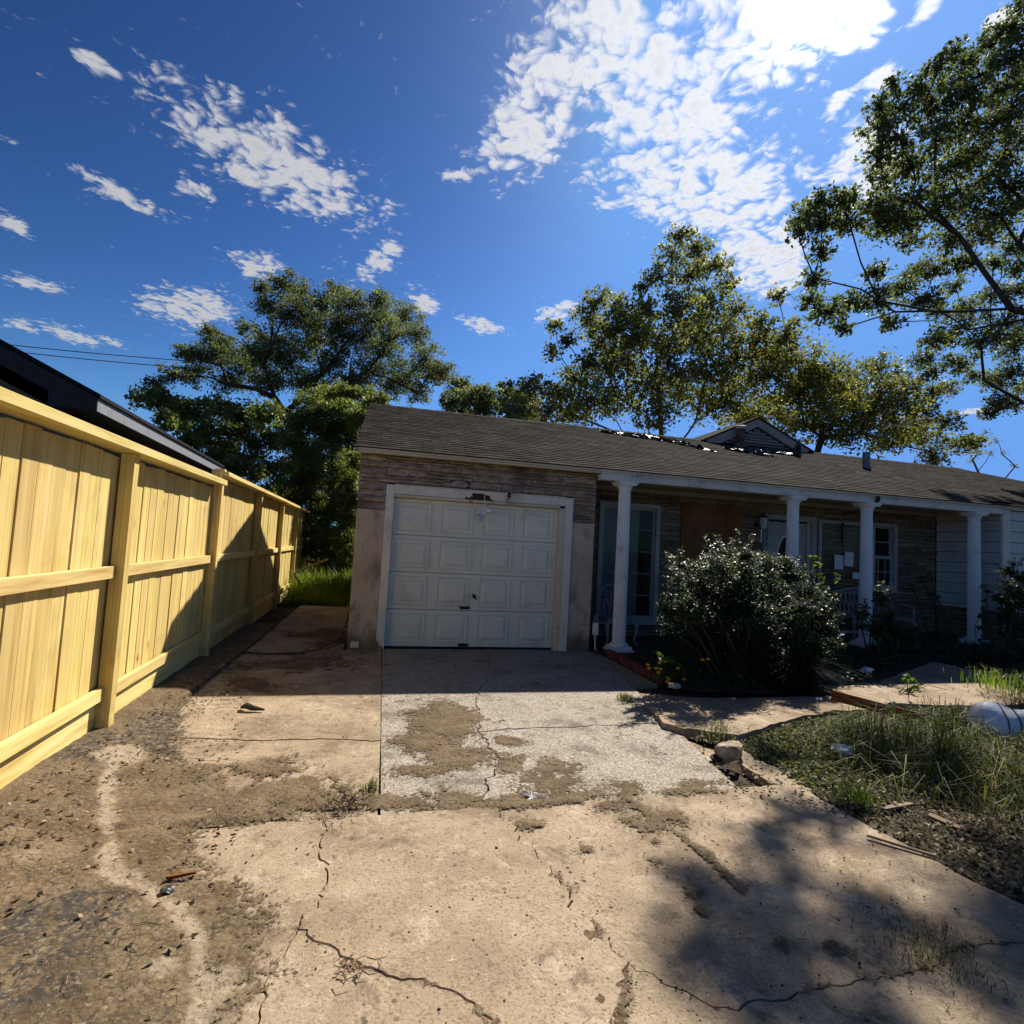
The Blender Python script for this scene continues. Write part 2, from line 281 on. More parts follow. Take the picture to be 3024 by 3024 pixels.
mat('rust_pipe', [(.3, (.05, .032, .024)), (.55, (.16, .09, .055)), (.75, (.30, .24, .19))], 9, rough=.75, bump=.4)
mat('grey_metal', [(.3, (.13, .13, .135)), (.7, (.24, .24, .245))], 9, rough=.55, metal=.5, bump=.1)
mat('black_plastic', [(.3, (.010, .010, .012)), (.7, (.022, .022, .024))], 9, rough=.4, bump=.1)
mat('lamp_glass', [(.3, (.42, .45, .50)), (.7, (.52, .55, .60))], 9, rough=.25, bump=0, spec=.5)
mat('tar_sheet', [(.3, (.012, .014, .016)), (.7, (.035, .038, .04))], 6, rough=.40, bump=.6, bscale=14, spec=.5, bdist=.03)
mat('plywood', [(.3, (.12, .046, .020)), (.5, (.19, .078, .034)), (.75, (.25, .115, .055))], 2, (2, 2, .8), rough=.8, bump=.2)
mat('curtain', [(.3, (.42, .44, .41)), (.7, (.55, .57, .53))], 3, (8, 1, .4), rough=.9, bump=.2)
mat('dark_room', [(.3, (.02, .02, .022)), (.7, (.03, .03, .03))], 2, rough=.9, bump=0)
mat('paper', [(.3, (.62, .61, .60)), (.7, (.68, .67, .66))], 4, rough=.8, bump=0)
mat('iron_white', [(.3, (.24, .24, .24)), (.7, (.36, .36, .35))], 12, rough=.6, bump=.2, extra=peel)
mat('black_iron', [(.3, (.02, .018, .016)), (.7, (.05, .045, .04))], 12, rough=.5, bump=.2)
mat('brick_red', [(.3, (.12, .035, .026)), (.7, (.22, .075, .055))], 12, rough=.9, bump=.5, rnd=.2)
mat('sack_white', [(.3, (.58, .60, .64)), (.7, (.74, .76, .80))], 5, rough=.55, bump=.6, bscale=9, bdist=.02)
mat('rock', [(.3, (.16, .12, .085)), (.5, (.30, .24, .17)), (.7, (.46, .40, .31))], 14, rough=.9, bump=.8, bscale=30)
mat('pebble', [(.3, (.018, .015, .012)), (.7, (.06, .05, .04))], 30, rough=.8, bump=.3)
mat('bark', [(.3, (.030, .024, .018)), (.7, (.10, .08, .062))], 4, (4, 4, 1), rough=.95, bump=.9, bscale=20, bdist=.02)
mat('pale_bark', [(.3, (.10, .085, .07)), (.7, (.26, .23, .19))], 3, rough=.9, bump=.5, bscale=20, bdist=.02)
mat('wire', [(.3, (.02, .02, .02)), (.7, (.03, .03, .03))], 3, rough=.6, bump=0)
mat('orange_petal', [(.3, (.65, .22, .02)), (.7, (.80, .38, .03))], 40, rough=.6, bump=0)
def glass(name, tint=(.02, .022, .025), rough=.04, alpha=.24):
    m = bpy.data.materials.new(name); m.use_nodes = True; nt = m.node_tree; b = nt.nodes['Principled BSDF']
    b.inputs['Base Color'].default_value = (*tint, 1); b.inputs['Roughness'].default_value = rough; b.inputs['Specular IOR Level'].default_value = .5
    tr = nt.nodes.new('ShaderNodeBsdfTransparent'); mx = nt.nodes.new('ShaderNodeMixShader'); mx.inputs[0].default_value = alpha
    nt.links.new(tr.outputs[0], mx.inputs[1]); nt.links.new(b.outputs[0], mx.inputs[2]); nt.links.new(mx.outputs[0], nt.nodes['Material Output'].inputs[0])
    n = noise(nt, nt.nodes.new('ShaderNodeNewGeometry').outputs['Position'], 3, 2); bp = nt.nodes.new('ShaderNodeBump'); bp.inputs['Strength'].default_value = .05; nt.links.new(n, bp.inputs['Height']); nt.links.new(bp.outputs[0], b.inputs['Normal'])
    MT[name] = m
glass('window_glass'); glass('clear_glass', (.03, .03, .03), .05, .12)
def leafmat(name, cols, rough=.55, transl=.38, spec=.16, vscale=.6, tl=(1.5, 1.55, .7)):
    m = bpy.data.materials.new(name); m.use_nodes = True; nt = m.node_tree; L = nt.links.new; b = nt.nodes['Principled BSDF']
    ge = nt.nodes.new('ShaderNodeNewGeometry')
    c = ramp(nt, ge.outputs['Random Per Island'], cols)
    h = nt.nodes.new('ShaderNodeHueSaturation'); L(c, h.inputs['Color']); L(rng(nt, noise(nt, ge.outputs['Position'], vscale, 3), .3, .7, .65, 1.35, False), h.inputs['Value'])
    L(h.outputs[0], b.inputs['Base Color']); b.inputs['Roughness'].default_value = rough; b.inputs['Specular IOR Level'].default_value = spec
    t = nt.nodes.new('ShaderNodeBsdfTranslucent'); mm = nt.nodes.new('ShaderNodeMix'); mm.data_type = 'RGBA'; mm.blend_type = 'MULTIPLY'; mm.inputs[0].default_value = 1; L(h.outputs[0], mm.inputs[6]); mm.inputs[7].default_value = (*tl, 1); L(mm.outputs[2], t.inputs[0])
    mx = nt.nodes.new('ShaderNodeMixShader'); mx.inputs[0].default_value = transl; L(b.outputs[0], mx.inputs[1]); L(t.outputs[0], mx.inputs[2]); L(mx.outputs[0], nt.nodes['Material Output'].inputs[0])
    MT[name] = m
leafmat('oak_leaf', [(0, (.075, .092, .056)), (.5, (.110, .130, .076)), (1, (.150, .168, .100))], transl=.52)
leafmat('oak_leaf_near', [(0, (.065, .082, .045)), (.5, (.098, .120, .062)), (1, (.145, .162, .085))], transl=.52)
leafmat('sycamore_leaf', [(0, (.095, .112, .050)), (.55, (.140, .155, .060)), (.85, (.19, .185, .068)), (1, (.24, .19, .08))], transl=.55)
leafmat('maple_leaf', [(0, (.100, .116, .050)), (.5, (.150, .160, .060)), (.85, (.20, .195, .068)), (1, (.25, .20, .075))], transl=.48)
leafmat('thicket_leaf', [(0, (.085, .105, .038)), (.6, (.13, .155, .052)), (1, (.20, .215, .075))], rough=.45, transl=.52, spec=.3)
leafmat('shrub_leaf', [(0, (.022, .036, .018)), (.7, (.038, .058, .026)), (1, (.075, .10, .035))], rough=.48, transl=.28, spec=.42, vscale=2)
leafmat('weed_leaf', [(0, (.05, .085, .018)), (.6, (.085, .13, .022)), (1, (.13, .17, .03))], rough=.4, transl=.45, vscale=2)
leafmat('grass_blade', [(0, (.040, .060, .014)), (.5, (.070, .090, .022)), (.8, (.11, .115, .035)), (1, (.24, .19, .09))], rough=.6, spec=.2, transl=.35, vscale=1.2)
leafmat('tall_grass', [(0, (.08, .13, .02)), (.6, (.14, .20, .03)), (1, (.24, .25, .06))], rough=.4, transl=.5, vscale=1.5)
leafmat('liriope_leaf', [(0, (.006, .011, .006)), (.75, (.011, .019, .009)), (1, (.035, .04, .018))], rough=.7, spec=.03, transl=.15, vscale=2)
leafmat('litter_leaf', [(0, (.045, .034, .022)), (.5, (.11, .082, .05)), (.85, (.23, .18, .115)), (1, (.42, .36, .26))], rough=.7, transl=.1, vscale=2)

# ------------------------------------------------------------------ mesh helpers
def setp(o, label=None, cat=None, group=None, kind=None):
    if label: o['label'] = label
    if cat: o['category'] = cat
    if group: o['group'] = group
    if kind: o['kind'] = kind
    return o
def thing(name, loc, label, cat, group=None):
    o = bpy.data.objects.new(name, None); o.empty_display_size = .2; col.objects.link(o); o.location = Vector(loc); WL[o.name] = Vector(loc); setp(o, label, cat, group); return o
def link_mesh(name, me, m, parent=None, loc=None, **kw):
    o = bpy.data.objects.new(name, me); col.objects.link(o)
    if m is not None and not me.materials: me.materials.append(MT[m])
    if loc is not None: o.location = loc
    if parent is not None:
        o.parent = parent; o.matrix_parent_inverse = Matrix.Translation(WL[parent.name]).inverted() if parent.name in WL else Matrix.Translation(parent.location).inverted()
    WL[o.name] = Vector(o.location)
    return setp(o, **kw)
WL = {}          # world place of every object's origin (nothing here is rotated by its parent)
def from_np(name, V, F, m, parent=None, smooth=False, base=False, **kw):
    V = np.asarray(V, float)
    lo, hi = V.min(0), V.max(0); c = (lo+hi)/2
    if base: c[2] = lo[2]
    me = bpy.data.meshes.new(name)
    if isinstance(F, np.ndarray) and F.ndim == 2:
        n, k = F.shape; me.vertices.add(len(V)); me.vertices.foreach_set('co', (V-c).astype(np.float32).ravel())
        me.loops.add(n*k); me.loops.foreach_set('vertex_index', F.astype(np.int32).ravel())
        me.polygons.add(n); me.polygons.foreach_set('loop_start', np.arange(0, n*k, k, dtype=np.int32)); me.polygons.foreach_set('loop_total', np.full(n, k, dtype=np.int32))
        me.update(calc_edges=True)
    else:
        me.from_pydata([tuple(v) for v in (V-c)], [], F); me.update()
    if smooth: me.polygons.foreach_set('use_smooth', [True]*len(me.polygons))
    return link_mesh(name, me, m, parent, Vector(c), **kw)
class MB:
    def __init__(s): s.v = []; s.f = []
    def add(s, V, F):
        b = len(s.v); s.v += [tuple(map(float, q)) for q in V]; s.f += [tuple(i+b for i in f) for f in F]; return s
    def box(s, x0, x1, y0, y1, z0, z1, M=None, jit=0):
        V = [(x, y, z) for z in (z0, z1) for y in (y0, y1) for x in (x0, x1)]
        if jit: V = [tuple(c+random.uniform(-jit, jit) for c in q) for q in V]
        if M is not None: V = [tuple(M @ Vector(q)) for q in V]
        return s.add(V, [(0, 2, 3, 1), (4, 5, 7, 6), (0, 1, 5, 4), (2, 6, 7, 3), (0, 4, 6, 2), (1, 3, 7, 5)])
    def bar(s, a, b, wd, th, up=(0, 0, 1)):          # a board from a to b
        a, b = Vector(a), Vector(b); d = b-a; L_ = d.length; x = d/L_; y = Vector(up).cross(x)
        if y.length < 1e-6: y = Vector((1, 0, 0)).cross(x)
        y.normalize(); z = x.cross(y); M = Matrix(((x.x, y.x, z.x, a.x), (x.y, y.y, z.y, a.y), (x.z, y.z, z.z, a.z), (0, 0, 0, 1)))
        return s.box(0, L_, -th/2, th/2, -wd/2, wd/2, M)
    def tube(s, pts, rad, n=8, cap=True):
        pts = [Vector(p) for p in pts]; k = len(pts); rad = rad if hasattr(rad, '__len__') else [rad]*k; V = []; F = []
        prev = None
        for i, p in enumerate(pts):
            t = (pts[min(i+1, k-1)]-pts[max(i-1, 0)]);
            if t.length < 1e-9: t = Vector((0, 0, 1))
            t.normalize()
            a = prev if prev is not None else (Vector((0, 0, 1)) if abs(t.z) < .9 else Vector((1, 0, 0)))
            x = (a-t*a.dot(t));
            if x.length < 1e-6: x = Vector((1, 0, 0)).cross(t)
            x.normalize(); y = t.cross(x); prev = x
            V += [tuple(p+(x*math.cos(2*math.pi*j/n)+y*math.sin(2*math.pi*j/n))*rad[i]) for j in range(n)]
        for i in range(k-1):
            for j in range(n): F.append((i*n+j, i*n+(j+1) % n, (i+1)*n+(j+1) % n, (i+1)*n+j))
        if cap: F.append(tuple(range(n))[::-1]); F.append(tuple((k-1)*n+j for j in range(n)))
        return s.add(V, F)
    def lathe(s, prof, c, n=24, rf=None, M=None):
        V = []; F = []
        for (r, z) in prof:
            for j in range(n):
                a = 2*math.pi*j/n; rr = r*(rf(j, z) if rf else 1); q = Vector((rr*math.cos(a), rr*math.sin(a), z))
                q = (M @ q) if M is not None else q+Vector(c); V.append(tuple(q))
        for i in range(len(prof)-1):
            for j in range(n): F.append((i*n+j, i*n+(j+1) % n, (i+1)*n+(j+1) % n, (i+1)*n+j))
        F.append(tuple(range(n))[::-1]); F.append(tuple((len(prof)-1)*n+j for j in range(n)))
        return s.add(V, F)
    def prism(s, poly, z0, z1, axis='z'):             # poly of 2-D points, extruded
        n = len(poly); mk = {'z': lambda a, b, h: (a, b, h), 'y': lambda a, b, h: (a, h, b), 'x': lambda a, b, h: (h, a, b)}[axis]
        V = [mk(a, b, z0) for a, b in poly]+[mk(a, b, z1) for a, b in poly]
        F = [tuple(range(n))[::-1], tuple(range(n, 2*n))]+[(i, (i+1) % n, n+(i+1) % n, n+i) for i in range(n)]
        return s.add(V, F)
    def build(s, name, m, parent=None, smooth=False, base=False, bevel=0, recalc=True, **kw):
        me = bpy.data.meshes.new(name); V = np.array(s.v); lo, hi = V.min(0), V.max(0); c = (lo+hi)/2
        if base: c[2] = lo[2]
        me.from_pydata([tuple(q) for q in (V-c)], [], s.f)
        if recalc or bevel:
            bm = bmesh.new(); bm.from_mesh(me); bmesh.ops.recalc_face_normals(bm, faces=bm.faces)
            if bevel: bmesh.ops.bevel(bm, geom=[e for e in bm.edges if e.calc_face_angle(0) > .5], offset=bevel, segments=1, affect='EDGES', profile=.5)
            bm.to_mesh(me); bm.free()
        me.update()
        if smooth: me.polygons.foreach_set('use_smooth', [True]*len(me.polygons))
        return link_mesh(name, me, m, parent, Vector(c), **kw)

# value noise for terrain and outlines
_P = np.random.default_rng(5).random((256, 256))
def vnoise(x, y):
    x = np.asarray(x, float); y = np.asarray(y, float); xi = np.floor(x).astype(int); yi = np.floor(y).astype(int); fx = x-xi; fy = y-yi
    fx = fx*fx*(3-2*fx); fy = fy*fy*(3-2*fy); q = lambda a, b: _P[a % 256, b % 256]
    return (q(xi, yi)*(1-fx)+q(xi+1, yi)*fx)*(1-fy)+(q(xi, yi+1)*(1-fx)+q(xi+1, yi+1)*fx)*fy
def fbm(x, y, s=1, o=5):
    t = 0; a = .5; n = 0
    for i in range(o): t = t+a*vnoise(x*s+17.3*i, y*s+9.1*i); n += a; a *= .55; s *= 2.03
    return t/n-.5
def sstep(a, b, x): t = np.clip((np.asarray(x, float)-a)/(b-a), 0, 1); return t*t*(3-2*t)
def gz(x, y):                                # the yard rises a little towards the right wing
    return .026*np.maximum(0, np.asarray(x, float)-3.4)*sstep(4.6, 7.4, y)

# ------------------------------------------------------------------ ground
def grid_mesh(name, xs, ys, zf, m, keep=None, attrs=None, **kw):
    X, Y = np.meshgrid(xs, ys); Z = zf(X, Y); nx, ny = len(xs), len(ys)
    V = np.stack([X.ravel(), Y.ravel(), Z.ravel()], -1)
    i = np.arange(nx*ny).reshape(ny, nx); F = np.stack([i[:-1, :-1].ravel(), i[:-1, 1:].ravel(), i[1:, 1:].ravel(), i[1:, :-1].ravel()], -1)
    if keep is not None:
        k = keep(X, Y, Z).ravel(); F = F[k[F].any(1)]
        used = np.unique(F); re = -np.ones(len(V), int); re[used] = np.arange(len(used)); F = re[F]; V = V[used]
    else: used = np.arange(len(V))
    o = from_np(name, V, F, m, smooth=True, **kw)
    for an, fn in (attrs or {}).items():
        a = o.data.attributes.new(an, 'FLOAT', 'POINT'); a.data.foreach_set('value', np.asarray(fn(X, Y).ravel()[used], np.float32))
    return o
def ground_z(X, Y):
    return -.045+gz(X, Y)+np.where((np.abs(X) < 30) & (Y < 30), .015*fbm(X, Y, 1.5), 0)
_gx = np.concatenate([[-900, -300, -100, -40], np.arange(-14, 26, .5), [40, 100, 300, 900]]); _gy = np.concatenate([[-900, -300, -100, -30], np.arange(-8, 34, .5), [60, 140, 400, 1200]])
grid_mesh('ground', _gx, _gy, ground_z, 'soil', kind='structure')

# ---- the driveway: cracked slabs, each its own piece
drive = bpy.data.objects.new('driveway', None); col.objects.link(drive); drive['kind'] = 'structure'; WL[drive.name] = Vector((0, 0, 0))
def jag(pts, amp=.018, step=.06, seed=0):
    r = random.Random(seed); out = []; wob = 0.0; step = step*.6
    for a, b in zip(pts[:-1], pts[1:]):
        a = np.array(a[:2], float); b = np.array(b[:2], float); L_ = np.linalg.norm(b-a); n = max(1, int(L_/step)); t = (b-a)/max(L_, 1e-6); nn = np.array([-t[1], t[0]])
        for i in range(n):
            q = a+(b-a)*i/n
            if i > 0:
                wob = wob*.6+r.gauss(0, amp)*.9; q = q+nn*wob+t*r.uniform(-.35, .35)*step
            out.append(q)
    out.append(np.array(pts[-1][:2], float)); return out
def gp(*pts): return [g(x, y)[:2] for x, y in pts]
def slab(poly, z, m, inset=.005, tilt=None, thick=.09, name='slab'):
    P = np.array(poly); ar = .5*np.sum(P[:, 0]*np.roll(P[:, 1], -1)-np.roll(P[:, 0], -1)*P[:, 1])
    if ar < 0: P = P[::-1]
    d = np.roll(P, -1, 0)-P; d /= np.maximum(np.linalg.norm(d, axis=1), 1e-6)[:, None]; nrm = np.stack([-d[:, 1], d[:, 0]], -1); nv = nrm+np.roll(nrm, 1, 0); nv /= np.maximum(np.linalg.norm(nv, axis=1), .3)[:, None]
    P = P+nv*(inset*(.55+1.3*vnoise(P[:, 0]*9+3, P[:, 1]*9)**1.6))[:, None]; n = len(P); zz = np.full(n, z) if tilt is None else np.array([tilt(x, y) for x, y in P])
    P2 = P+nv*.002                                               # worn arris
    V = [(x, y, q) for (x, y), q in zip(P2, zz)]+[(x, y, q-.003) for (x, y), q in zip(P, zz)]+[(x, y, q-thick) for (x, y), q in zip(P, zz)]
    F = [tuple(range(n))]+[(n+i, n+(i+1) % n, (i+1) % n, i) for i in range(n)]+[(2*n+i, 2*n+(i+1) % n, n+(i+1) % n, n+i) for i in range(n)]
    me = bpy.data.meshes.new(name); me.from_pydata(V, [], F); bm = bmesh.new(); bm.from_mesh(me); bm.faces.ensure_lookup_table()
    bmesh.ops.triangulate(bm, faces=[bm.faces[0]]); bm.to_mesh(me); bm.free(); me.update()
    return link_mesh(name, me, m, drive, Vector((0, 0, 0)))
SX = .085                                              # joint between side strip and apron
EY = lambda x: 3.03+.048*max(0, x+1.2)*.8              # edge where the lower slabs begin
ca = jag(gp((340, 1393), (480, 1397), (600, 1394), (713, 1398)), .008, .08, 3)
# side strip
slab([(-1.62, 12.6), (-.42, 12.6), (-.42, 7.66), (SX, 7.66), (SX, ca[-1][1])]+ca[::-1]+[(-1.62, ca[0][1]-.02)], .004, 'concrete', .003)
slab(ca+[(SX, ca[-1][1]), (SX-.01, EY(.08)+.02), (-1.62, 3.05), (-1.62, ca[0][1]-.02)], .0, 'concrete', .003)
# garage apron, four pieces
tc_ = jag(gp((722, 1390), (800, 1386), (905, 1383), (1000, 1376), (1110, 1372), (1240, 1366)), .008, .07, 5)
lc1 = jag(gp((925, 1238), (915, 1290), (898, 1320), (905, 1383)), .014, .06, 6); lc2 = jag(gp((905, 1383), (935, 1420), (942, 1450), (915, 1480), (920, 1545)), .016, .05, 7)
AR = [(3.20, 7.50), (2.40, 3.22)]; rx = lambda y: 2.40+(3.20-2.40)*(y-3.22)/(7.5-3.22)
mid = int(np.argmin([abs(p[0]-lc1[-1][0]) for p in tc_])); tc_[mid] = np.array(lc1[-1]); lc2[0] = np.array(lc1[-1])
tc_[0] = np.array((SX, tc_[0][1])); tc_[-1] = np.array((rx(tc_[-1][1]), tc_[-1][1]))
lc1[0] = np.array((lc1[0][0], 7.76)); lc2[-1] = np.array((lc2[-1][0], EY(lc2[-1][0])+.01))
slab([(SX, 7.76)]+lc1+tc_[:mid][::-1], .006, 'aggregate_concrete')
slab(lc1[::-1]+[(2.9, 7.76), (3.13, 7.6)]+[(rx(y), y) for y in (7.4, 6.6, 5.8)]+tc_[mid+1:][::-1], .010, 'aggregate_concrete')
slab(tc_[:mid+1]+lc2[1:]+[(SX, EY(SX)+.01)], .004, 'aggregate_concrete')
slab([lc2[0]]+tc_[mid+1:]+[(rx(4.0), 4.0), (rx(3.3), 3.3)]+[(rx(3.2), EY(2.4)+.01)]+lc2[1:][::-1], .008, 'aggregate_concrete')
# strip between apron and brick edging, and the lifted walk slab that joins it
slab([(3.16, 7.62), (rx(7.4)+.01, 7.4), (rx(5.75)+.01, 5.75), (3.22, 5.78), (3.20, 7.62)], .012, 'concrete', .004)
wk = gp((1205, 1310), (1290, 1318), (1400, 1322), (1560, 1320), (1690, 1335), (1640, 1352), (1570, 1352), (1480, 1374), (1435, 1388), (1392, 1400), (1335, 1393), (1290, 1388), (1250, 1376))
slab(jag(wk+[wk[0]], .012, .1, 9)[:-1], .05, 'concrete', .002, tilt=lambda x, y: .012+.045*float(sstep(5.6, 4.2, y))+.012*max(0, x-3.4))
slab(jag(gp((1262, 1384), (1300, 1398), (1372, 1425), (1330, 1440), (1290, 1412), (1262, 1384)), .01, .08, 12)[:-1], .0, 'concrete', .004)
slab(jag(gp((1395, 1412), (1440, 1440), (1480, 1455), (1545, 1500), (1500, 1500), (1440, 1472), (1398, 1445), (1395, 1412)), .012, .08, 10)[:-1], .01, 'concrete', .004)
slab(jag([(5.2, 5.55), (6.1, 5.62), (7.35, 6.15), (8.2, 6.5), (8.6, 5.6), (8.0, 4.9), (7.1, 4.7), (6.0, 4.75), (5.35, 4.9), (5.2, 5.55)], .01, .15, 11)[:-1], .03, 'concrete', .004, tilt=lambda x, y: .03+float(gz(x, y)))
# lower slabs, broken along the cracks
c1 = jag(gp((610, 1562), (600, 1618), (617, 1660), (608, 1705), (568, 1745), (560, 1768)), .012, .035, 21); c1b = jag(gp((560, 1768), (522, 1830), (503, 1895), (485, 1950), (470, 2080)), .010, .04, 22)
c2 = jag(gp((560, 1768), (665, 1826), (720, 1850), (800, 1862), (870, 1895), (935, 1945), (960, 2080)), .009, .04, 23)
c3 = jag(gp((942, 1540), (975, 1582), (1052, 1665), (1105, 1745), (1150, 1790), (1186, 1828)), .014, .045, 24)
z7 = lambda x, y: ((1900+x/1.719)/1.5652, (1900+y/1.719)/1.5652)
c4 = jag(gp((1186, 1828), z7(100, 1760), z7(220, 1800), z7(350, 1880), z7(480, 1900), z7(650, 1850), z7(850, 1790), z7(1100, 1740), z7(1380, 1690), z7(1560, 1600), z7(1750, 1552), z7(1850, 1545), z7(2000, 1570)), .012, .05, 25)
c5 = jag(gp((1186, 1828), (1170, 1868), (1178, 1900), (1165, 1950), (1160, 2080)), .012, .04, 26)
e0, e1, e2 = (-1.95, 3.02), c1[0], c3[0]; rb = gp((1392, 1492), (1500, 1483), (1560, 1520), (1640, 1565), (1720, 1605), (1830, 1668), (1960, 1728))
c1[0] = np.array((c1[0][0], EY(c1[0][0]))); c3[0] = np.array((c3[0][0], EY(c3[0][0]))); BY = -4.0
slab([e0]+list(c1)+list(c1b[1:])+[(c1b[-1][0], BY), (-1.95, BY)], .024, 'concrete', .0024)
slab(list(c1)+list(c2[1:])+[(c5[-1][0]-.04, c2[-1][1]-.06)]+[np.array(q)-np.array((.03, 0)) for q in c5[1:][::-1]]+list(c3[::-1]), .028, 'concrete', .004) if False else None
slab(list(c1)+list(c2[1:])+list(c5[1:][::-1])+list(c3[::-1]), .028, 'concrete', .0024)
slab(list(c1b)+[(c1b[-1][0], BY), (c5[-1][0], BY)]+[c5[-1]]+list(c2[::-1][:-1]), .026, 'concrete', .0022)
slab(list(c3)+list(c4[1:])+[(4.6, c4[-1][1]), rb[-1]]+[q for q in rb[::-1][1:]], .020, 'concrete', .0026)
slab(list(c5)+[(c5[-1][0], BY), (6.5, BY), (6.5, c4[-1][1]), (4.6, c4[-1][1])]+list(c4[::-1][:-1]), .022, 'concrete', .0026)

# ---- mud and washed-out dirt lying over the slabs
def blob(X, Y, pts, soft=1.0):
    t = np.zeros_like(X)
    for (cx, cy, rx_, ry_, *wt) in pts:
        q = ((X-cx)/rx_)**2+((Y-cy)/ry_)**2; t = np.maximum(t, (wt[0] if wt else 1)*np.exp(-q*soft))
    return t
def seg(X, Y, pts, wd):
    t = np.zeros_like(X)
    for a, b in zip(pts[:-1], pts[1:]):
        dx, dy = b[0]-a[0], b[1]-a[1]; u = np.clip(((X-a[0])*dx+(Y-a[1])*dy)/(dx*dx+dy*dy), 0, 1); d2 = (X-a[0]-u*dx)**2+(Y-a[1]-u*dy)**2; t = np.maximum(t, np.exp(-d2/(wd*wd)))
    return t
def wp(x, y, rx_, ry_, wt=1.0):              # ellipse given in the 1932-wide view
    c = g(x, y); a = g(x+rx_, y); b = g(x, y-ry_); d = g(x, y+ry_); return (c[0], c[1], abs(a[0]-c[0]), abs(b[1]-d[1])/2, wt)
mudpts = [wp(560, 1250, 120, 20, .75), wp(620, 1200, 70, 20, .8), wp(480, 1290, 60, 16, .75), wp(600, 1165, 50, 14, .8), wp(840, 1360, 80, 48), wp(720, 1522, 120, 11, .95), wp(900, 1528, 120, 10, .95), wp(1080, 1515, 80, 12, .95), wp(1050, 1450, 50, 22, .9), wp(1200, 1560, 50, 24, .9), wp(800, 1400, 55, 25), wp(870, 1430, 85, 28), wp(810, 1455, 60, 14, .9), wp(830, 1340, 40, 25), wp(960, 1400, 40, 14, .9), wp(960, 1440, 35, 25, .85), wp(1030, 1475, 65, 30), wp(1100, 1500, 90, 18),
          wp(820, 1515, 130, 20), wp(960, 1520, 110, 20), wp(660, 1515, 110, 18), wp(540, 1500, 100, 28, 1.0), wp(450, 1540, 110, 30), wp(500, 1450, 60, 25, .8), wp(1170, 1490, 60, 22, .95), wp(1160, 1530, 50, 18, .9), wp(1240, 1560, 70, 22, .95), wp(1290, 1500, 90, 12, .9), wp(1330, 1480, 60, 10, .8),
          wp(1070, 1700, 26, 18, .75), wp(1250, 1640, 24, 24, .85), wp(1240, 1600, 14, 14, .8), wp(1300, 1690, 22, 26, .85), wp(1325, 1730, 16, 16, .8), wp(1120, 1780, 34, 30, .8), wp(1145, 1830, 22, 30, .8), wp(1000, 1560, 36, 14, .8), wp(1110, 1610, 30, 14, .6), wp(660, 1835, 26, 16, .7), wp(1480, 1790, 90, 18, .55), wp(1560, 1800, 60, 20, .6), wp(1130, 1900, 30, 26, .7)]
mudline = [g(1180, 1515)[:2], g(1250, 1560)[:2], g(1330, 1620)[:2], g(1400, 1690)[:2]]
_le = sorted([tuple(g(x, y)[:2][::-1]) for x, y in ((560, 1140), (455, 1215), (370, 1290), (325, 1340), (320, 1395), (345, 1440), (420, 1485), (500, 1512), (560, 1545), (330, 1570), (320, 1610), (395, 1680), (445, 1740), (465, 1800), (485, 1850), (475, 1950))]+[(-4, -.6), (15, -1.3)])
LEFT_EDGE = np.array(_le)[::-1]
chan = [g(240, 1420)[:2], g(200, 1480)[:2], g(205, 1600)[:2], g(200, 1660)[:2], g(280, 1690)[:2], g(340, 1740)[:2], g(375, 1800)[:2], g(385, 1860)[:2], g(370, 1950)[:2]]
def left_cover(X, Y):
    e = np.interp(Y, LEFT_EDGE[::-1, 0], LEFT_EDGE[::-1, 1]); return e-X
def dirt_base(X, Y): return np.where(Y < 3.06+.04*np.maximum(0, X+1.2), .026, .008)
def dirt_raw(X, Y):
    n = fbm(X, Y, 2.4, 6); n2 = fbm(X+40, Y+11, 8, 5); n3 = fbm(X+9, Y+31, 22, 4)
    m = np.maximum(blob(X, Y, mudpts, .8), seg(X, Y, mudline, .045)*.85)
    m = np.maximum(m, np.maximum(seg(X, Y, c3[len(c3)//2:], .05)*.62, np.maximum(seg(X, Y, c4, .02)*.40, np.maximum(seg(X, Y, c5, .05)*.6, np.maximum(seg(X, Y, c1, .02)*.42, seg(X, Y, c2, .02)*.42)))))
    m1 = (np.minimum(m*1.1, .95)+1.0*n+.9*n2+.6*n3-.68)*.022
    lc = left_cover(X, Y)+.42*n+.36*n2+.22*n3
    lc = np.maximum(lc, np.clip((-1.60-X)*6, -1, .25))
    return np.maximum(m1, np.clip(lc, -.3, .6)*.06), lc, n2, n3
def dirt_h(X, Y):
    h, lc, n2, n3 = dirt_raw(X, Y); p = np.maximum(h, 0)
    z = .007*np.tanh(p/.007)+np.clip(lc, 0, 1)*.03*(p > 0)+np.where(p > .002, .006*n2+.008*n3, 0)-seg(X, Y, chan, .035)*.006*(p > .004)
    z = z+.05*sstep(-1.35, -1.75, X)*sstep(14, 3, Y)*np.where(lc > 0, 1, 0)
    return dirt_base(X, Y)+np.maximum(z, 0)+.0015
def thick_f(X, Y): return np.clip((dirt_raw(X, Y)[0]+.010)/.019, 0, 1)
def sand_f(X, Y): 
    n = fbm(X, Y, 5, 4)
    s = np.maximum(sstep(.5, .95, seg(X, Y, chan, .05)+1.3*n+.5*fbm(X, Y, 18, 3))*.8, .8*sstep(.55, .9, blob(X, Y, [wp(225, 1440, 60, 30), wp(60, 1640, 70, 20, .8), wp(300, 1850, 60, 40, .9), wp(250, 1900, 70, 25, .8), wp(400, 1880, 60, 60)], .8)+.9*n))
    return np.clip(s, 0, 1)
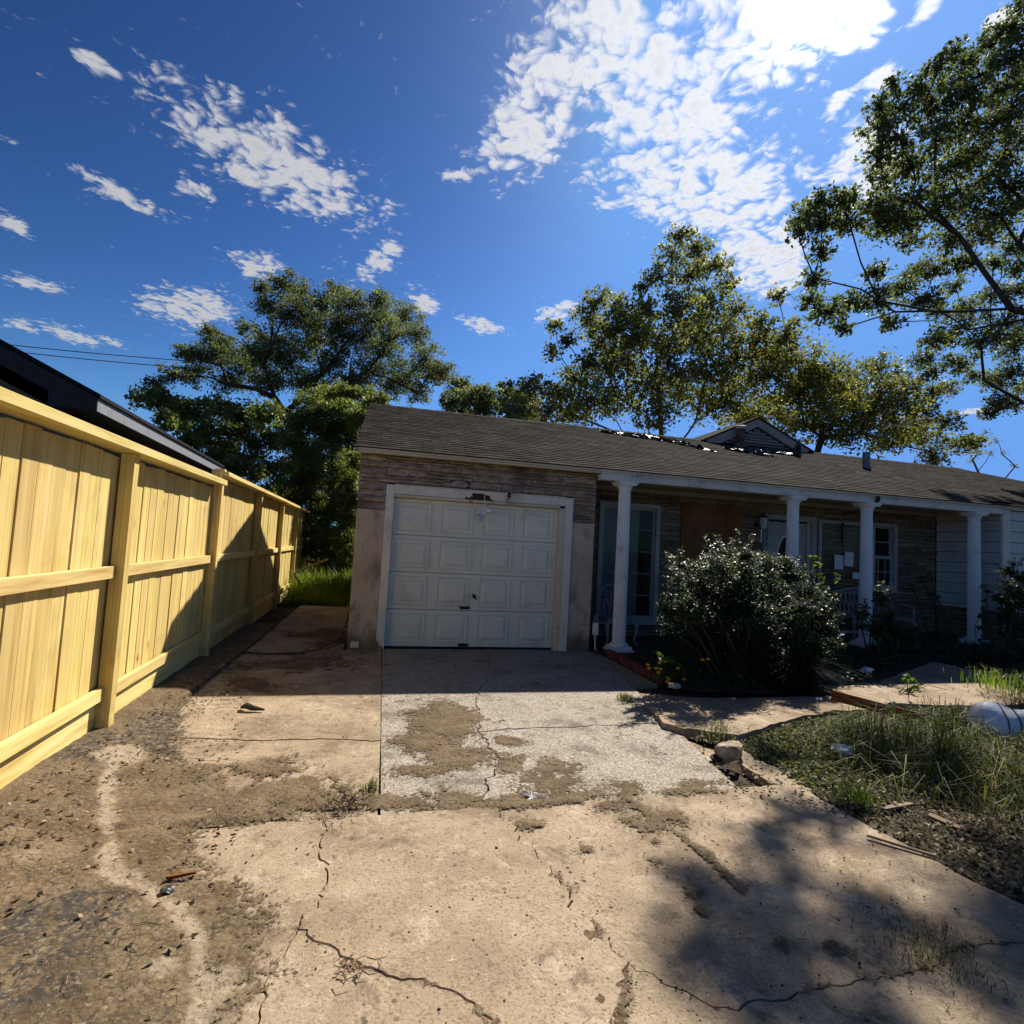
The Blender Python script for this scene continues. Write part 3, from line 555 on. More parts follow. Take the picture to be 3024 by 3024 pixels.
def grit_f(X, Y): 
    n = fbm(X+3, Y+8, 3, 4)
    return np.clip(sstep(.5, .8, blob(X, Y, [wp(100, 1760, 170, 90), wp(60, 1880, 160, 90), wp(300, 1370, 70, 30), wp(180, 1440, 120, 40, .9), wp(330, 1400, 60, 40)], .7)+.9*n), 0, 1)
def dirt_keep(X, Y, Z): return dirt_raw(X, Y)[0] > -.0098
grid_mesh('dirt', np.arange(-2.3, 3.6, .017), np.arange(.9, 9.6, .017), dirt_h, 'mud', dirt_keep, {'sand': sand_f, 'grit': grit_f, 'thick': thick_f}, kind='structure')

# ---- front lawn bed on the right
LAWN = np.array(gp((1570, 1352), (1480, 1376), (1420, 1398), (1400, 1415), (1470, 1450), (1500, 1478), (1560, 1520), (1640, 1565), (1720, 1605), (1830, 1668), (1960, 1728))+[(4.6, 1.0), (12, 1.0), (14, 4.4), (8.2, 4.8), (7.0, 4.6)])
def inpoly(X, Y, P):
    c = np.zeros(X.shape, bool)
    for i in range(len(P)):
        x0, y0 = P[i-1]; x1, y1 = P[i]
        if y0 == y1: continue
        k = ((Y < y0) != (Y < y1)) & (X < x0+(Y-y0)*(x1-x0)/(y1-y0)); c ^= k
    return c
def lawn_z(X, Y): return .0+gz(X, Y)+.055*fbm(X, Y, 1.6, 4)+.02*fbm(X, Y, 9, 3)
grid_mesh('lawn', np.arange(2.3, 14, .06), np.arange(.8, 5.6, .06), lawn_z, 'lawn_soil', lambda X, Y, Z: inpoly(X, Y, LAWN), kind='structure')
BED = np.array([(3.25, 7.4), (3.22, 5.9), (3.5, 5.45), (4.3, 5.3), (5.2, 5.3), (6.2, 5.6), (7.3, 6.2), (8.4, 6.6), (13, 6.9), (13, 7.5), (3.25, 7.5)])
grid_mesh('planting_bed', np.arange(3.2, 13.1, .06), np.arange(5.2, 7.6, .06), lambda X, Y: .02+gz(X, Y)+.05*fbm(X, Y, 2, 4), 'soil', lambda X, Y, Z: inpoly(X, Y, BED), kind='structure')

# ------------------------------------------------------------------ the new fence
FX, FA = -1.6753, -.03028
def fpt(y, wd, z): return (FX+FA*y+wd, y, z)
fence = thing('wooden_fence', fpt(7, -.1, 0), 'tall new yellow pine board fence with posts, rails and a flat cap', 'fence')
FG = {}
def fbox(name, y0, y1, w0, w1, z0, z1, m, lean=0, bev=.003):
    b = MB(); V = []
    for z in (z0, z1):
        for y in (y0, y1):
            for wd in (w0, w1): V.append(fpt(y, wd+lean*(z-z0), z))
    b.add(V, [(0, 2, 3, 1), (4, 5, 7, 6), (0, 1, 5, 4), (2, 6, 7, 3), (0, 4, 6, 2), (1, 3, 7, 5)])
    return b.build(name, m, fence, bevel=bev)
PY = [4.50+2.49*i for i in range(-1, 7)]
rr = random.Random(3)
for i, y in enumerate(PY):
    top = 2.045 if i < 2 else 2.165
    if i == 2: top = 2.215
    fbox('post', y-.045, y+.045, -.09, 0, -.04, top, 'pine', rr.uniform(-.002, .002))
    if i == 2: fbox('post_cap', y-.05, y+.035, -.10, .012, 2.216, 2.245, 'pine_rail')
    if i == len(PY)-1: break
    y0, y1 = y+.047, PY[i+1]-.047; s = 0 if i < 2 else 1; up = .125*s
    fbox('rail', y0+.002, y1-.004-(.02 if i == 0 else 0), -.089, -.046, 1.135, 1.222, 'pine_rail')
    fbox('rail', y0+.002, y1-.004, -.089, -.046, .27-.015*i, .358-.015*i, 'pine_rail')
    fbox('kick_board', y0-.02, y1+.02, -.125, -.0905, -.04, .262-.015*i, 'pine_rail')
    n = 17; pw = (PY[i+1]-y)/n
    for k in range(n):
        a = y+pw*k+rr.uniform(.0008, .006); b = y+pw*(k+1)-rr.uniform(.0005, .004); t = rr.uniform(0, .011)
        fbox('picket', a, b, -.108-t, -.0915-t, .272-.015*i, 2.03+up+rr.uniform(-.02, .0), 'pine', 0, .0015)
fbox('cap_board', PY[0], PY[2]-.05, -.135, .055, 2.047, 2.108, 'pine_rail')
fbox('cap_board', PY[2]-.02, PY[5]+.01, -.135, .055, 2.168, 2.218, 'pine_rail'); fbox('cap_board', PY[5]+.014, PY[7], -.135, .055, 2.168, 2.218, 'pine_rail')

# the older, weathered fence at the back of the side yard
bf = thing('weathered_fence', (0, 22.6, 0), 'grey weathered board fence glimpsed behind the thicket past the garage', 'fence')
for k in range(34):
    x = -3.4+.165*k; MB().box(x, x+.14, 22.58+random.uniform(0, .02), 22.6+random.uniform(0.001, .02), 0.03, 1.75+random.uniform(-.04, .04)).build('picket', 'weathered_wood', bf)
for z in (.4, 1.4): MB().box(-3.5, 2.3, 22.64, 22.68, z, z+.09).build('rail', 'weathered_wood', bf)

# ------------------------------------------------------------------ neighbour's house: gable end towards us
nb = thing('neighbour_house', (-8, 13, 0), 'dark neighbouring house with black roof behind the new fence', 'house')
NA = R_(3.5); NM = Matrix.Translation((-3.5, 7.5, 0)) @ Matrix.Rotation(NA, 4, 'Z')       # local: x east, y along the eave
def nbuild(b, name, m, parent=None, **k):
    b.v = [tuple(NM @ Vector(q)) for q in b.v]; return b.build(name, m, parent or nb, **k)
PT = math.tan(R_(26.6)); W2 = 4.6; EZ = 3.02
wl = nbuild(MB().prism([(-8.7, -.1), (-.45, -.1), (-.45, EZ-.16), (-4.6, EZ-.16+4.15*PT), (-8.7, EZ-.16)], .35, 11, 'y'), 'wall', 'taupe_wall')
nbuild(MB().box(-.53, -.43, .24, .36, 0, EZ-.12), 'corner_board', 'taupe_wall', wl)
rf = nbuild(MB().prism([(.03, EZ+.075), (-4.6, EZ+.06+4.63*PT), (-9.2, EZ+.06), (-9.2, EZ+.0), (-4.6, EZ+4.6*PT), (.03, EZ+.03)], -.03, 11.5, 'y'), 'roof', 'black_roof')
nbuild(MB().box(-.03, .0, 0, 11.45, EZ-.13, EZ+.03), 'fascia', 'grey_paint')
nbuild(MB().box(-.45, -.031, .02, 11.4, EZ-.13, EZ-.11), 'soffit', 'black_fascia')
nbuild(MB().prism([(.0, EZ-.13), (.0, EZ+.029), (-4.6, EZ+4.6*PT-.005), (-4.6, EZ+4.6*PT-.20), (-.5, EZ+.5*PT-.20), (-.5, EZ-.13)], -.02, .0, 'y'), 'rake_board', 'black_fascia')
nbuild(MB().prism([(-.5, EZ+.5*PT-.205), (-4.6, EZ+4.6*PT-.205), (-4.6, EZ+4.6*PT-.18), (-.5, EZ+.5*PT-.18)], .001, .34, 'y'), 'rake_soffit', 'black_fascia')
nbuild(MB().box(-.5, -.032, .001, .34, EZ-.13, EZ+.02), 'eave_return', 'black_fascia')

# ------------------------------------------------------------------ the house
house = thing('ranch_house', (6, 8.5, 0), 'low run-down ranch house with attached garage, stone-clad porch and brown shingle roof', 'house')
GY, PYW = 7.69, 8.85                      # garage front and porch wall planes
EAVE, RIDGE = (7.48, 2.755), (11.2, 4.255)
RXL, RXR = -.44, 14.9                    # left rake, right end of ridge (hip beyond)
# --- garage walls
for x0, x1 in ((-.38, .005), (2.755, 3.13)): MB().box(x0, x1, GY, GY+.2, -.06, 1.93).build('stucco_pier', 'stucco', house, bevel=.012)
MB().prism([(GY+.2, -.06), (14.9, -.06), (14.9, 2.7), (11.2, 4.18), (GY+.2, 2.72)], -.38, -.2, 'x').build('gable_wall', 'stucco', house)
lint = MB().box(-.37, 3.12, GY+.025, GY+.2, 2.162, 2.72).box(-.37, .0, GY+.025, GY+.2, 1.931, 2.161).box(2.757, 3.12, GY+.025, GY+.2, 1.931, 2.161).box(2.93, 3.12, GY+.2, PYW, -.05, 2.72).build('stone_backing', 'mortar', house)
# hole behind the broken trim
# --- ledge stones
def stone_variant(i):
    r = random.Random(100+i); nx, nz = 5, 3; V = []; F = []
    for j in range(nz):
        for k in range(nx):
            ex = 1 if k in (0, nx-1) else 0; ez = 1 if j in (0, nz-1) else 0
            V.append((k/(nx-1)-.5+(r.uniform(-.012, .012)), -.5+(.45 if ex or ez else r.uniform(-.35, .25)), j/(nz-1)-.5+r.uniform(-.07, .07)))
    n = nx*nz
    for j in range(nz-1):
        for k in range(nx-1): a = j*nx+k; F.append((a, a+1, a+nx+1, a+nx))
    ring = list(range(nx))+[nx*j+nx-1 for j in range(1, nz)]+[nx*(nz-1)+k for k in range(nx-2, -1, -1)]+[nx*j for j in range(nz-2, 0, -1)]
    for q in ring: V.append((V[q][0], .5, V[q][2]))
    for a in range(len(ring)): b = (a+1) % len(ring); F.append((ring[a], n+a, n+b, ring[b]))
    me = bpy.data.meshes.new('stone'); me.from_pydata(V, [], F); me.update(); return me
SV = {m: [stone_variant(i) for i in range(8)] for m in ('ledge_stone', 'porch_stone')}
def place_stones(rects, parent, m, rowh, lens, holes, depth=.05, limit=300, face='y', seed=1):
    """courses of stones over rect (a0,a1,z0,z1,plane); holes are (a0,a1,z0,z1)"""
    r = random.Random(seed); lst = []
    for (a0, a1, z0, z1, pl) in rects:
        z = z0
        while z < z1-.015:
            h = min(r.choice(rowh), z1-z)
            if z1-(z+h) < .03: h = z1-z
            spans = [(a0, a1)]
            for (h0, h1, q0, q1) in holes:
                if q0 < z+h*.6 and q1 > z+h*.4:
                    ns = []
                    for (s0, s1) in spans:
                        if h1 <= s0 or h0 >= s1: ns.append((s0, s1)); continue
                        if h0 > s0: ns.append((s0, h0))
                        if h1 < s1: ns.append((h1, s1))
                    spans = ns
            for (s0, s1) in spans:
                a = s0
                while a < s1-.005:
                    l = r.uniform(*lens)
                    if s1-(a+l) < lens[0]*.6: l = s1-a
                    if r.random() < .3 and h > .085: hs = [(z, h*.52), (z+h*.52, h*.48)]
                    else: hs = [(z, h)]
                    for (zz, hh) in hs: lst.append((a, l, zz, hh, pl, r.uniform(-.006, .008)))
                    a += l
            z += h
    lst.sort(key=lambda q: q[0])
    rest = MB()
    for i, (a, l, zz, hh, pl, off) in enumerate(lst):
        me = r.choice(SV[m]); gap = .008
        if i < limit:
            o = bpy.data.objects.new('stone', me); col.objects.link(o)
            if not me.materials: me.materials.append(MT[m])
            o.scale = (l-gap, depth, hh-gap); cen = Vector((a+l/2, pl+off, zz+hh/2)) if face == 'y' else Vector((pl+off, a+l/2, zz+hh/2))
            if face == 'x': o.rotation_euler = (0, 0, -math.pi/2)
            o.location = cen; o.parent = parent; o.matrix_parent_inverse = Matrix.Translation(WL[parent.name]).inverted()
        else:
            V = []
            for q in me.vertices:
                x, y, z_ = q.co.x*(l-gap), q.co.y*depth, q.co.z*(hh-gap)
                V.append((a+l/2+x, pl+off+y, zz+hh/2+z_) if face == 'y' else (pl+off+y, a+l/2-x, zz+hh/2+z_))
            rest.add(V, [tuple(p.vertices) for p in me.polygons])
    if rest.v: rest.build('stones', m, parent, recalc=False, kind='stuff')
place_stones([(-.385, 3.135, 1.935, 2.70, GY+.02)], lint, 'ledge_stone', (.085, .10, .11, .11), (.26, .66), [(-.002, 2.757, 0, 2.292)], .055, seed=4)
# --- garage door surround
tr = house
MB().box(-.001, .112, GY-.03, GY+.10, -.04, 2.29).build('jamb', 'white_trim', tr, bevel=.004)
MB().box(2.56, 2.64, GY+.0, GY+.12, -.04, 2.13).build('jamb', 'cream_trim', tr, bevel=.004)
MB().box(2.642, 2.757, GY-.035, GY+.04, -.04, 2.29).build('jamb', 'white_trim', tr, bevel=.004)
hd = MB()      # header board with a rotten gap
lz, uz = 2.165, 2.285
hd.prism([(.115, lz), (1.10, lz-.002), (1.13, lz+.035), (1.165, lz+.01), (1.19, lz+.05), (1.215, lz+.03), (1.205, uz-.04), (1.225, uz-.028), (1.38, uz-.03), (1.42, uz-.045), (1.47, uz-.05), (1.478, uz-.09), (1.50, lz+.02), (1.54, lz), (2.64, lz-.002), (2.64, uz), (.115, uz)], GY-.028, GY-.002, 'y')
hd.build('header_board', 'white_trim', tr)
MB().box(.113, 2.639, GY-.04, GY+.02, uz+.002, uz+.016).build('drip_cap', 'cream_trim', tr)
MB().box(.113, 2.558, GY-.012, GY+.12, 2.122, 2.160).build('door_stop', 'cream_trim', tr, bevel=.003)
MB().box(1.16, 1.55, GY+.015, GY+.0245, 2.161, 2.28).build('rotten_sheathing', 'soil', tr)
for x, l in ((1.205, .09), (1.50, .05), (1.17, .05)): MB().bar((x, GY-.02, 2.17), (x+.012, GY-.03, 2.17-l), .014, .004).build('splinter', 'chip_wood', tr)
MB().prism([(-.0, -.03), (.108, -.03), (.104, .03), (.07, .075), (.05, .06), (.03, .13), (.012, .11), (-.0, .15)], GY-.0335, GY-.0305, 'y').build('rot_patch', 'weathered_wood', tr)
# --- sectional door
DX0, DX1, DZ0, DZ1, DY = .113, 2.558, .03, 2.122, GY+.105
gd = MB(); sh_ = (DZ1-DZ0)/4
for r_ in range(4): gd.box(DX0, DX1, DY, DY+.04, DZ0+sh_*r_+.005, DZ0+sh_*(r_+1)-.005)
gd.box(DX0, DX1, DY+.041, DY+.06, DZ0, DZ1)
door = gd.build('garage_door', 'door_paint', house, label='pale grey-white sectional door with raised panels')
def raised_panel(w_, h_):
    prof = [(0, 0), (.004, .016), (.012, .018), (.018, .001), (.040, .0008), (.085, .020), (.090, .020)]
    V = []; F = []
    for (ins, d) in prof: V += [(-w_/2+ins, -d, -h_/2+ins), (w_/2-ins, -d, -h_/2+ins), (w_/2-ins, -d, h_/2-ins), (-w_/2+ins, -d, h_/2-ins)]
    for i in range(len(prof)-1):
        for j in range(4): F.append((4*i+j, 4*i+(j+1) % 4, 4*i+4+(j+1) % 4, 4*i+4+j))
    n = 4*(len(prof)-1); F.append((n, n+1, n+2, n+3)); me = bpy.data.meshes.new('panel'); me.from_pydata(V, [], F); me.update(); return me
cw = (DX1-DX0)/4; pm = raised_panel(cw-.135, sh_-.115); pm.materials.append(MT['door_paint'])
for r_ in range(4):
    for c_ in range(4): link_mesh('panel', pm, None, door, Vector((DX0+cw*(c_+.5), DY-.0005, DZ0+sh_*(r_+.5))))
MB().box(DX0, DX1, DY-.006, DY+.03, .012, .029).build('weather_seal', 'black_plastic', door)
for (x, z) in ((1.216, .592), (1.225, .06)):
    h = MB().box(x-.075, x+.075, DY-.012, DY-.0005, z-.02, z+.02).box(x-.05, x+.05, DY-.04, DY-.03, z-.012, z+.0).box(x-.062, x-.05, DY-.04, DY-.012, z-.012, z+.0).box(x+.05, x+.062, DY-.04, DY-.012, z-.012, z+.0)
    h.build('handle', 'black_iron', door, bevel=.002)
MB().lathe([(.028, 0), (.028, .006), (.012, .01), (.012, .03)], (0, 0, 0), 14, M=Matrix.Translation((1.345, DY, .76)) @ Matrix.Rotation(math.pi/2, 4, 'X')).bar((1.315, DY-.03, .80), (1.375, DY-.03, .715), .018, .01).build('lock', 'black_iron', door)
# --- soffit trim and eaves
MB().box(RXL+.02, 3.13, 7.505, 7.53, 2.69, 2.748).box(RXL+.02, 3.13, 7.531, GY, 2.70, 2.715).build('fascia', 'cream_trim', house)
MB().box(3.132, 18.4, 7.505, 7.53, 2.688, 2.75).build('fascia', 'white_trim', house)
beam = MB().box(3.132, 11.165, 7.515, 7.66, 2.597, 2.6865).build('porch_beam', 'white_trim', house, bevel=.004)
MB().box(3.132, 11.165, 7.661, PYW, 2.672, 2.69).build('porch_ceiling', 'porch_trim_shaded', house)
MB().box(3.14, 11.16, PYW-.075, PYW-.045, 2.60, 2.671).build('cornice', 'porch_trim_shaded', house)
# --- roof
sl_ = math.hypot(RIDGE[0]-EAVE[0], RIDGE[1]-EAVE[1]); ry, rz = (RIDGE[0]-EAVE[0])/sl_, (RIDGE[1]-EAVE[1])/sl_
def rp(x, s, d=0):     # a point on the front slope: s up the slope, d out of it; the old deck sags a little
    sag = -.035*math.exp(-((x-5.5)/2.2)**2)*math.sin(math.pi*min(1, max(0, s/sl_)))
    return (x, EAVE[0]+ry*s-rz*d, EAVE[1]+rz*s+ry*d+sag)
HXR = RXR+(RIDGE[0]-EAVE[0])
deck = MB()
deck.add([rp(RXL+.02, 0, -.045), (HXR, EAVE[0], EAVE[1]-.045), (RXR, RIDGE[0], RIDGE[1]-.045), (RXL+.02, RIDGE[0], RIDGE[1]-.045)], [(0, 1, 2, 3)])
BYE = 2*RIDGE[0]-EAVE[0]
deck.add([(RXL, BYE, EAVE[1]), (HXR, BYE, EAVE[1]), (RXR, RIDGE[0], RIDGE[1]), (RXL, RIDGE[0], RIDGE[1])], [(0, 3, 2, 1)])
deck.add([(HXR, EAVE[0], EAVE[1]), (HXR, BYE, EAVE[1]), (RXR, RIDGE[0], RIDGE[1])], [(0, 1, 2)])
roof = deck.build('roof', 'shingle_field', house, recalc=False)
MB().prism([(EAVE[0], EAVE[1]-.075), (RIDGE[0], RIDGE[1]-.075), (BYE, EAVE[1]-.075), (BYE, EAVE[1]-.02), (RIDGE[0], RIDGE[1]-.008), (EAVE[0], EAVE[1]-.012)], RXL-.012, RXL+.019, 'x').build('rake_board', 'weathered_wood', roof)
EXPO = .135; nco = int(math.ceil(sl_/EXPO)); tabs = []; rr = random.Random(8)
for c_ in range(nco):
    s0 = c_*EXPO; x = RXL-.01+(c_ % 2)*.152-.30+rr.uniform(-.02, .02); xr = RXR+(sl_-s0)*ry-.05
    while x < xr:
        w_ = .305; x0, x1 = max(x, RXL-.012), min(x+w_-.006, xr)
        if x1-x0 > .04: tabs.append((c_, x0, x1, rr.uniform(-.004, .006), rr.uniform(0, .004)))
        x += w_
def tab_mesh(b, c_, x0, x1, ds, lift):
    s0 = c_*EXPO+ds-(.012 if c_ == 0 else 0); s1 = min((c_+1)*EXPO+.03, sl_); k = .009+lift
    V = [rp(x0, s0, -.002), rp(x1, s0, -.002), rp(x0, s0, k), rp(x1, s0, k), rp(x0, s1, .0005), rp(x1, s1, .0005)]
    b.add(V, [(0, 1, 3, 2), (2, 3, 5, 4), (0, 2, 4), (1, 5, 3)])
near = sorted(range(len(tabs)), key=lambda i: (tabs[i][1]-1.5)**2+(tabs[i][0]*EXPO*1.8)**2)
keepset = set(near[:300]); restb = MB()
gaps = [(2, 13.3, 14.2), (1, 13.2, 14.4), (0, 13.5, 14.6), (1, 11.1, 11.5), (0, 12.2, 12.6), (1, 14.6, 15.2), (0, 14.9, 15.5)]   # tabs left out near the eave
for i, t in enumerate(tabs):
    if any(t[0] == gq[0] and t[2] > gq[1] and t[1] < gq[2] for gq in gaps): continue
    if i in keepset: b = MB(); tab_mesh(b, *t); b.build('shingle', 'shingle', roof, recalc=False)
    else: tab_mesh(restb, *t)
restb.build('shingles', 'shingle_field', roof, recalc=False, kind='stuff')
MB().add([rp(13.1, -.008, .0015), rp(15.6, -.008, .0015), rp(15.2, .36, .0015), rp(13.3, .40, .0015)], [(0, 1, 2, 3)]).build('eave_sheet', 'black_roof', roof, recalc=False)  # plain black sheet where tabs are left out
x = RXL-.01
while x < RXR:        # ridge caps
    V = []
    for xx, k in ((x, .014), (x+.31, .006)):
        for (dy, dz) in ((-.14, -.14*rz/ry), (0, .006), (.14, -.14*rz/ry)): V.append((xx, RIDGE[0]+dy, RIDGE[1]+dz+k+random.uniform(0, .004)))
    MB().add(V, [(0, 3, 4, 1), (1, 4, 5, 2), (0, 1, 2)]).build('ridge_shingle', 'shingle', roof, recalc=False); x += .27
# vent pipes
def rfs(x, y): s = (y-EAVE[0])/ry; return rp(x, s)[2]
zb = rfs(8.01, 10.93)
v1 = MB().lathe([(.17, zb-.06), (.16, zb+.02), (.10, zb+.10), (.085, zb+.14), (.085, zb+.34), (.095, zb+.35), (.095, zb+.40)], (8.01, 10.93, 0), 18).build('vent_pipe', 'rust_pipe', roof, smooth=False)
MB().lathe([(.11, zb+.41), (.125, zb+.42), (.125, zb+.475), (.10, zb+.49), (.02, zb+.50)], (8.01, 10.93, 0), 18).build('pipe_cap', 'cream_trim', v1)
zb = rfs(10.52, 9.90); MB().lathe([(.10, zb-.05), (.10, zb+.03), (.078, zb+.04), (.078, zb+.35)], (10.52, 9.90, 0), 16).build('vent_pipe', 'grey_metal', roof)
# dormer gable with louvres
gl, gr, ga, gyf = (7.18, 4.22), (10.05, 4.25), (8.58, 4.86), 11.16
dm = MB().prism([gl, gr, ga], gyf+.02, 14.5, 'y').build('dormer', 'dormer_paint', house)
MB().prism([(gl[0]-.12, gl[1]-.03), (ga[0], ga[1]+.035), (gr[0]+.12, gr[1]-.03), (gr[0]+.12, gr[1]+.01), (ga[0], ga[1]+.085), (gl[0]-.12, gl[1]+.01)], gyf-.12, 14.6, 'y').build('dormer_roof', 'shingle', dm)
for a, b in ((gl, ga), (ga, gr)):
    L_ = math.hypot(b[0]-a[0], b[1]-a[1]); ux, uz_ = (b[0]-a[0])/L_, (b[1]-a[1])/L_; nx_, nz_ = uz_, -ux
    MB().prism([(a[0], a[1]+.03), (b[0], b[1]+.03), (b[0], b[1]-.15), (a[0]+nx_*.14+ux*.12*(1 if a is gl else 0), a[1]-.13)] if a is gl else [(a[0], a[1]+.03), (b[0], b[1]+.03), (b[0]+nx_*.14-.1, b[1]-.13), (a[0], a[1]-.15)], gyf-.1, gyf-.06, 'y').build('barge_board', 'dormer_paint', dm)
for k in range(6):
    z = 4.32+.072*k; t = (z+.06-4.24)/(4.86-4.24); x0 = gl[0]+(ga[0]-gl[0])*t+.36; x1 = gr[0]+(ga[0]-gr[0])*t-.36
    if x1-x0 > .1: MB().add([(x0, gyf-.05, z), (x1, gyf-.05, z), (x1, gyf+.015, z+.075), (x0, gyf+.015, z+.075), (x0, gyf-.05, z-.012), (x1, gyf-.05, z-.012)], [(0, 1, 2, 3), (4, 5, 1, 0)]).build('louvre_slat', 'dormer_paint', dm, recalc=False)
MB().prism([(gl[0]+.55, 4.30), (gr[0]-.55, 4.30), (ga[0], 4.72)], gyf+.004, gyf+.0195, 'y').build('louvre_backing', 'dark_room', dm)
# --- porch wall with openings
OPEN = [(3.70, 4.79, .31, 2.365), (5.30, 6.48, .75, 2.40), (7.05, 8.16, .02, 2.365), (9.53, 10.10, 1.04, 2.36)]
def pierced(x0, x1, z0, z1, y0, y1, op):
    b = MB(); xs = sorted({x0, x1, *[o[0] for o in op], *[o[1] for o in op]})
    for a, c in zip(xs[:-1], xs[1:]):
        m_ = (a+c)/2; cut = [o for o in op if o[0] < m_ < o[1]]; z = z0
        for o in cut: b.box(a, c, y0, y1, z, o[2]); z = o[3]
        b.box(a, c, y0, y1, z, z1)
    return b
pw = pierced(3.13, 11.17, -.05, 2.69, PYW, PYW+.15, OPEN).build('porch_wall', 'mortar', house, recalc=False)
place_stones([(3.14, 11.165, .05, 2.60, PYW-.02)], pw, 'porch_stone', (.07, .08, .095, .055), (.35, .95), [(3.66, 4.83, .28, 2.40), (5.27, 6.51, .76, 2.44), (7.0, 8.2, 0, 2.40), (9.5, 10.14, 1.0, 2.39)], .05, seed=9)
# interior so that the glass looks into a dark room
MB().box(3.2, 11.1, 11.4, 11.5, 0, 2.7).box(3.2, 11.1, 9.02, 11.4, -.05, .0).box(3.2, 11.1, 9.02, 11.4, 2.7, 2.72).box(-.38, 17, 14.7, 14.9, 0, 2.75).build('interior', 'dark_room', house)
# tall window
def frame(b, x0, x1, z0, z1, y0, y1, t):
    b.box(x0, x0+t, y0, y1, z0, z1); b.box(x1-t, x1, y0, y1, z0, z1); b.box(x0+t, x1-t, y0, y1, z1-t, z1); b.box(x0+t, x1-t, y0, y1, z0, z0+t); return b
w1 = MB(); frame(w1, 3.66, 4.83, .30, 2.40, PYW-.07, PYW+.06, .075); win1 = w1.build('window', 'porch_trim_shaded', house, label='tall white framed window with five stacked panes')
frame(MB(), 3.736, 4.754, .376, 2.324, PYW-.01, PYW+.04, .035).build('frame', 'porch_trim_shaded', win1)
for k in range(1, 5): z = .376+.3896*k; MB().box(3.772, 4.718, PYW-.005, PYW+.02, z-.007, z+.007).build('muntin', 'grey_paint', win1)
for k in range(5): z = .376+.3896*k; MB().box(3.772, 4.718, PYW+.005, PYW+.009, z+.010, z+.3796).build('pane', 'window_glass', win1)
MB().box(3.62, 4.87, PYW-.10, PYW-.02, .262, .298).build('sill', 'porch_trim_shaded', win1)
cu = MB(); V = []; n = 40
for i in range(n+1):
    x = 3.74+.80*i/n; V += [(x, PYW+.17+.018*math.sin(i*1.9), .40), (x, PYW+.17+.014*math.sin(i*1.9+.4), 2.3)]
cu.add(V, [(2*i, 2*i+2, 2*i+3, 2*i+1) for i in range(n)]).build('curtain', 'curtain', win1, recalc=False)
# boarded-up opening
MB().box(5.255, 6.525, PYW-.062, PYW-.046, .70, 2.44).build('plywood_board', 'plywood', house, label='dark reddish plywood sheet nailed over a window')
# front door
dfm = MB(); dfm.box(7.0, 7.10, PYW-.07, PYW+.05, .06, 2.40); dfm.box(8.09, 8.19, PYW-.07, PYW+.05, .06, 2.40); dfm.box(7.10, 8.09, PYW-.07, PYW+.05, 2.30, 2.40)
fd = dfm.build('front_door', 'porch_trim_shaded', house, bevel=.004)
MB().box(7.13, 8.06, PYW+.06, PYW+.10, .09, 2.27).build('door_leaf', 'porch_trim_shaded', fd)
MB().box(7.105, 7.13, PYW+.0, PYW+.05, .09, 2.295).box(8.06, 8.085, PYW, PYW+.05, .09, 2.295).build('door_stop', 'white_trim', fd)
ov = [(7.62+.23*math.cos(a), 1.45+.55*math.sin(a)) for a in [2*math.pi*i/40 for i in range(40)]]
ov2 = [(7.62+.27*math.cos(a), 1.45+.60*math.sin(a)) for a in [2*math.pi*i/40 for i in range(40)]]
MB().prism(ov2, PYW+.045, PYW+.0595, 'y').build('oval_moulding', 'white_trim', fd); MB().prism(ov, PYW+.040, PYW+.0445, 'y').build('oval_glass', 'dark_room', fd)
def text_part(s, x, y, z, h, m, parent, name):
    cu_ = bpy.data.curves.new(name, 'FONT'); cu_.body = s; cu_.size = h; cu_.extrude = .004; cu_.align_x = 'CENTER'; cu_.align_y = 'CENTER'
    t = bpy.data.objects.new(name+'_curve', cu_); col.objects.link(t); me = bpy.data.meshes.new_from_object(t.evaluated_get(bpy.context.evaluated_depsgraph_get())); bpy.data.objects.remove(t)
    me.transform(Matrix.Rotation(math.pi/2, 4, 'X')); o = link_mesh(name, me, m, parent, Vector((x, y, z))); return o
for s_, z in (('0', 2.06), ('5', 1.945), ('1', 1.82)): text_part(s_, 7.05, PYW-.074, z, .145, 'black_iron', fd, 'house_number')
# storm door swung open flat against the wall
sd = MB(); frame(sd, 8.20, 9.26, .18, 2.36, PYW-.115, PYW-.085, .062); sd.box(8.262, 9.198, PYW-.115, PYW-.085, .95, 1.0)
sdo = sd.build('storm_door', 'porch_trim_shaded', house, label='white framed glass storm door standing open against the stone')
MB().box(8.263, 9.197, PYW-.102, PYW-.098, .243, .949).build('pane', 'clear_glass', sdo); MB().box(8.263, 9.197, PYW-.102, PYW-.098, 1.001, 2.297).build('pane', 'clear_glass', sdo)
MB().tube([(8.72, PYW-.13, 1.93), (8.72, PYW-.13, 2.33)], .022, 10).tube([(8.72, PYW-.13, 1.66), (8.72, PYW-.13, 1.93)], .006, 6).build('door_closer', 'black_plastic', sdo)
MB().box(8.98, 9.2, PYW-.13, PYW-.116, 1.25, 1.37).build('latch_plate', 'white_paint', sdo)
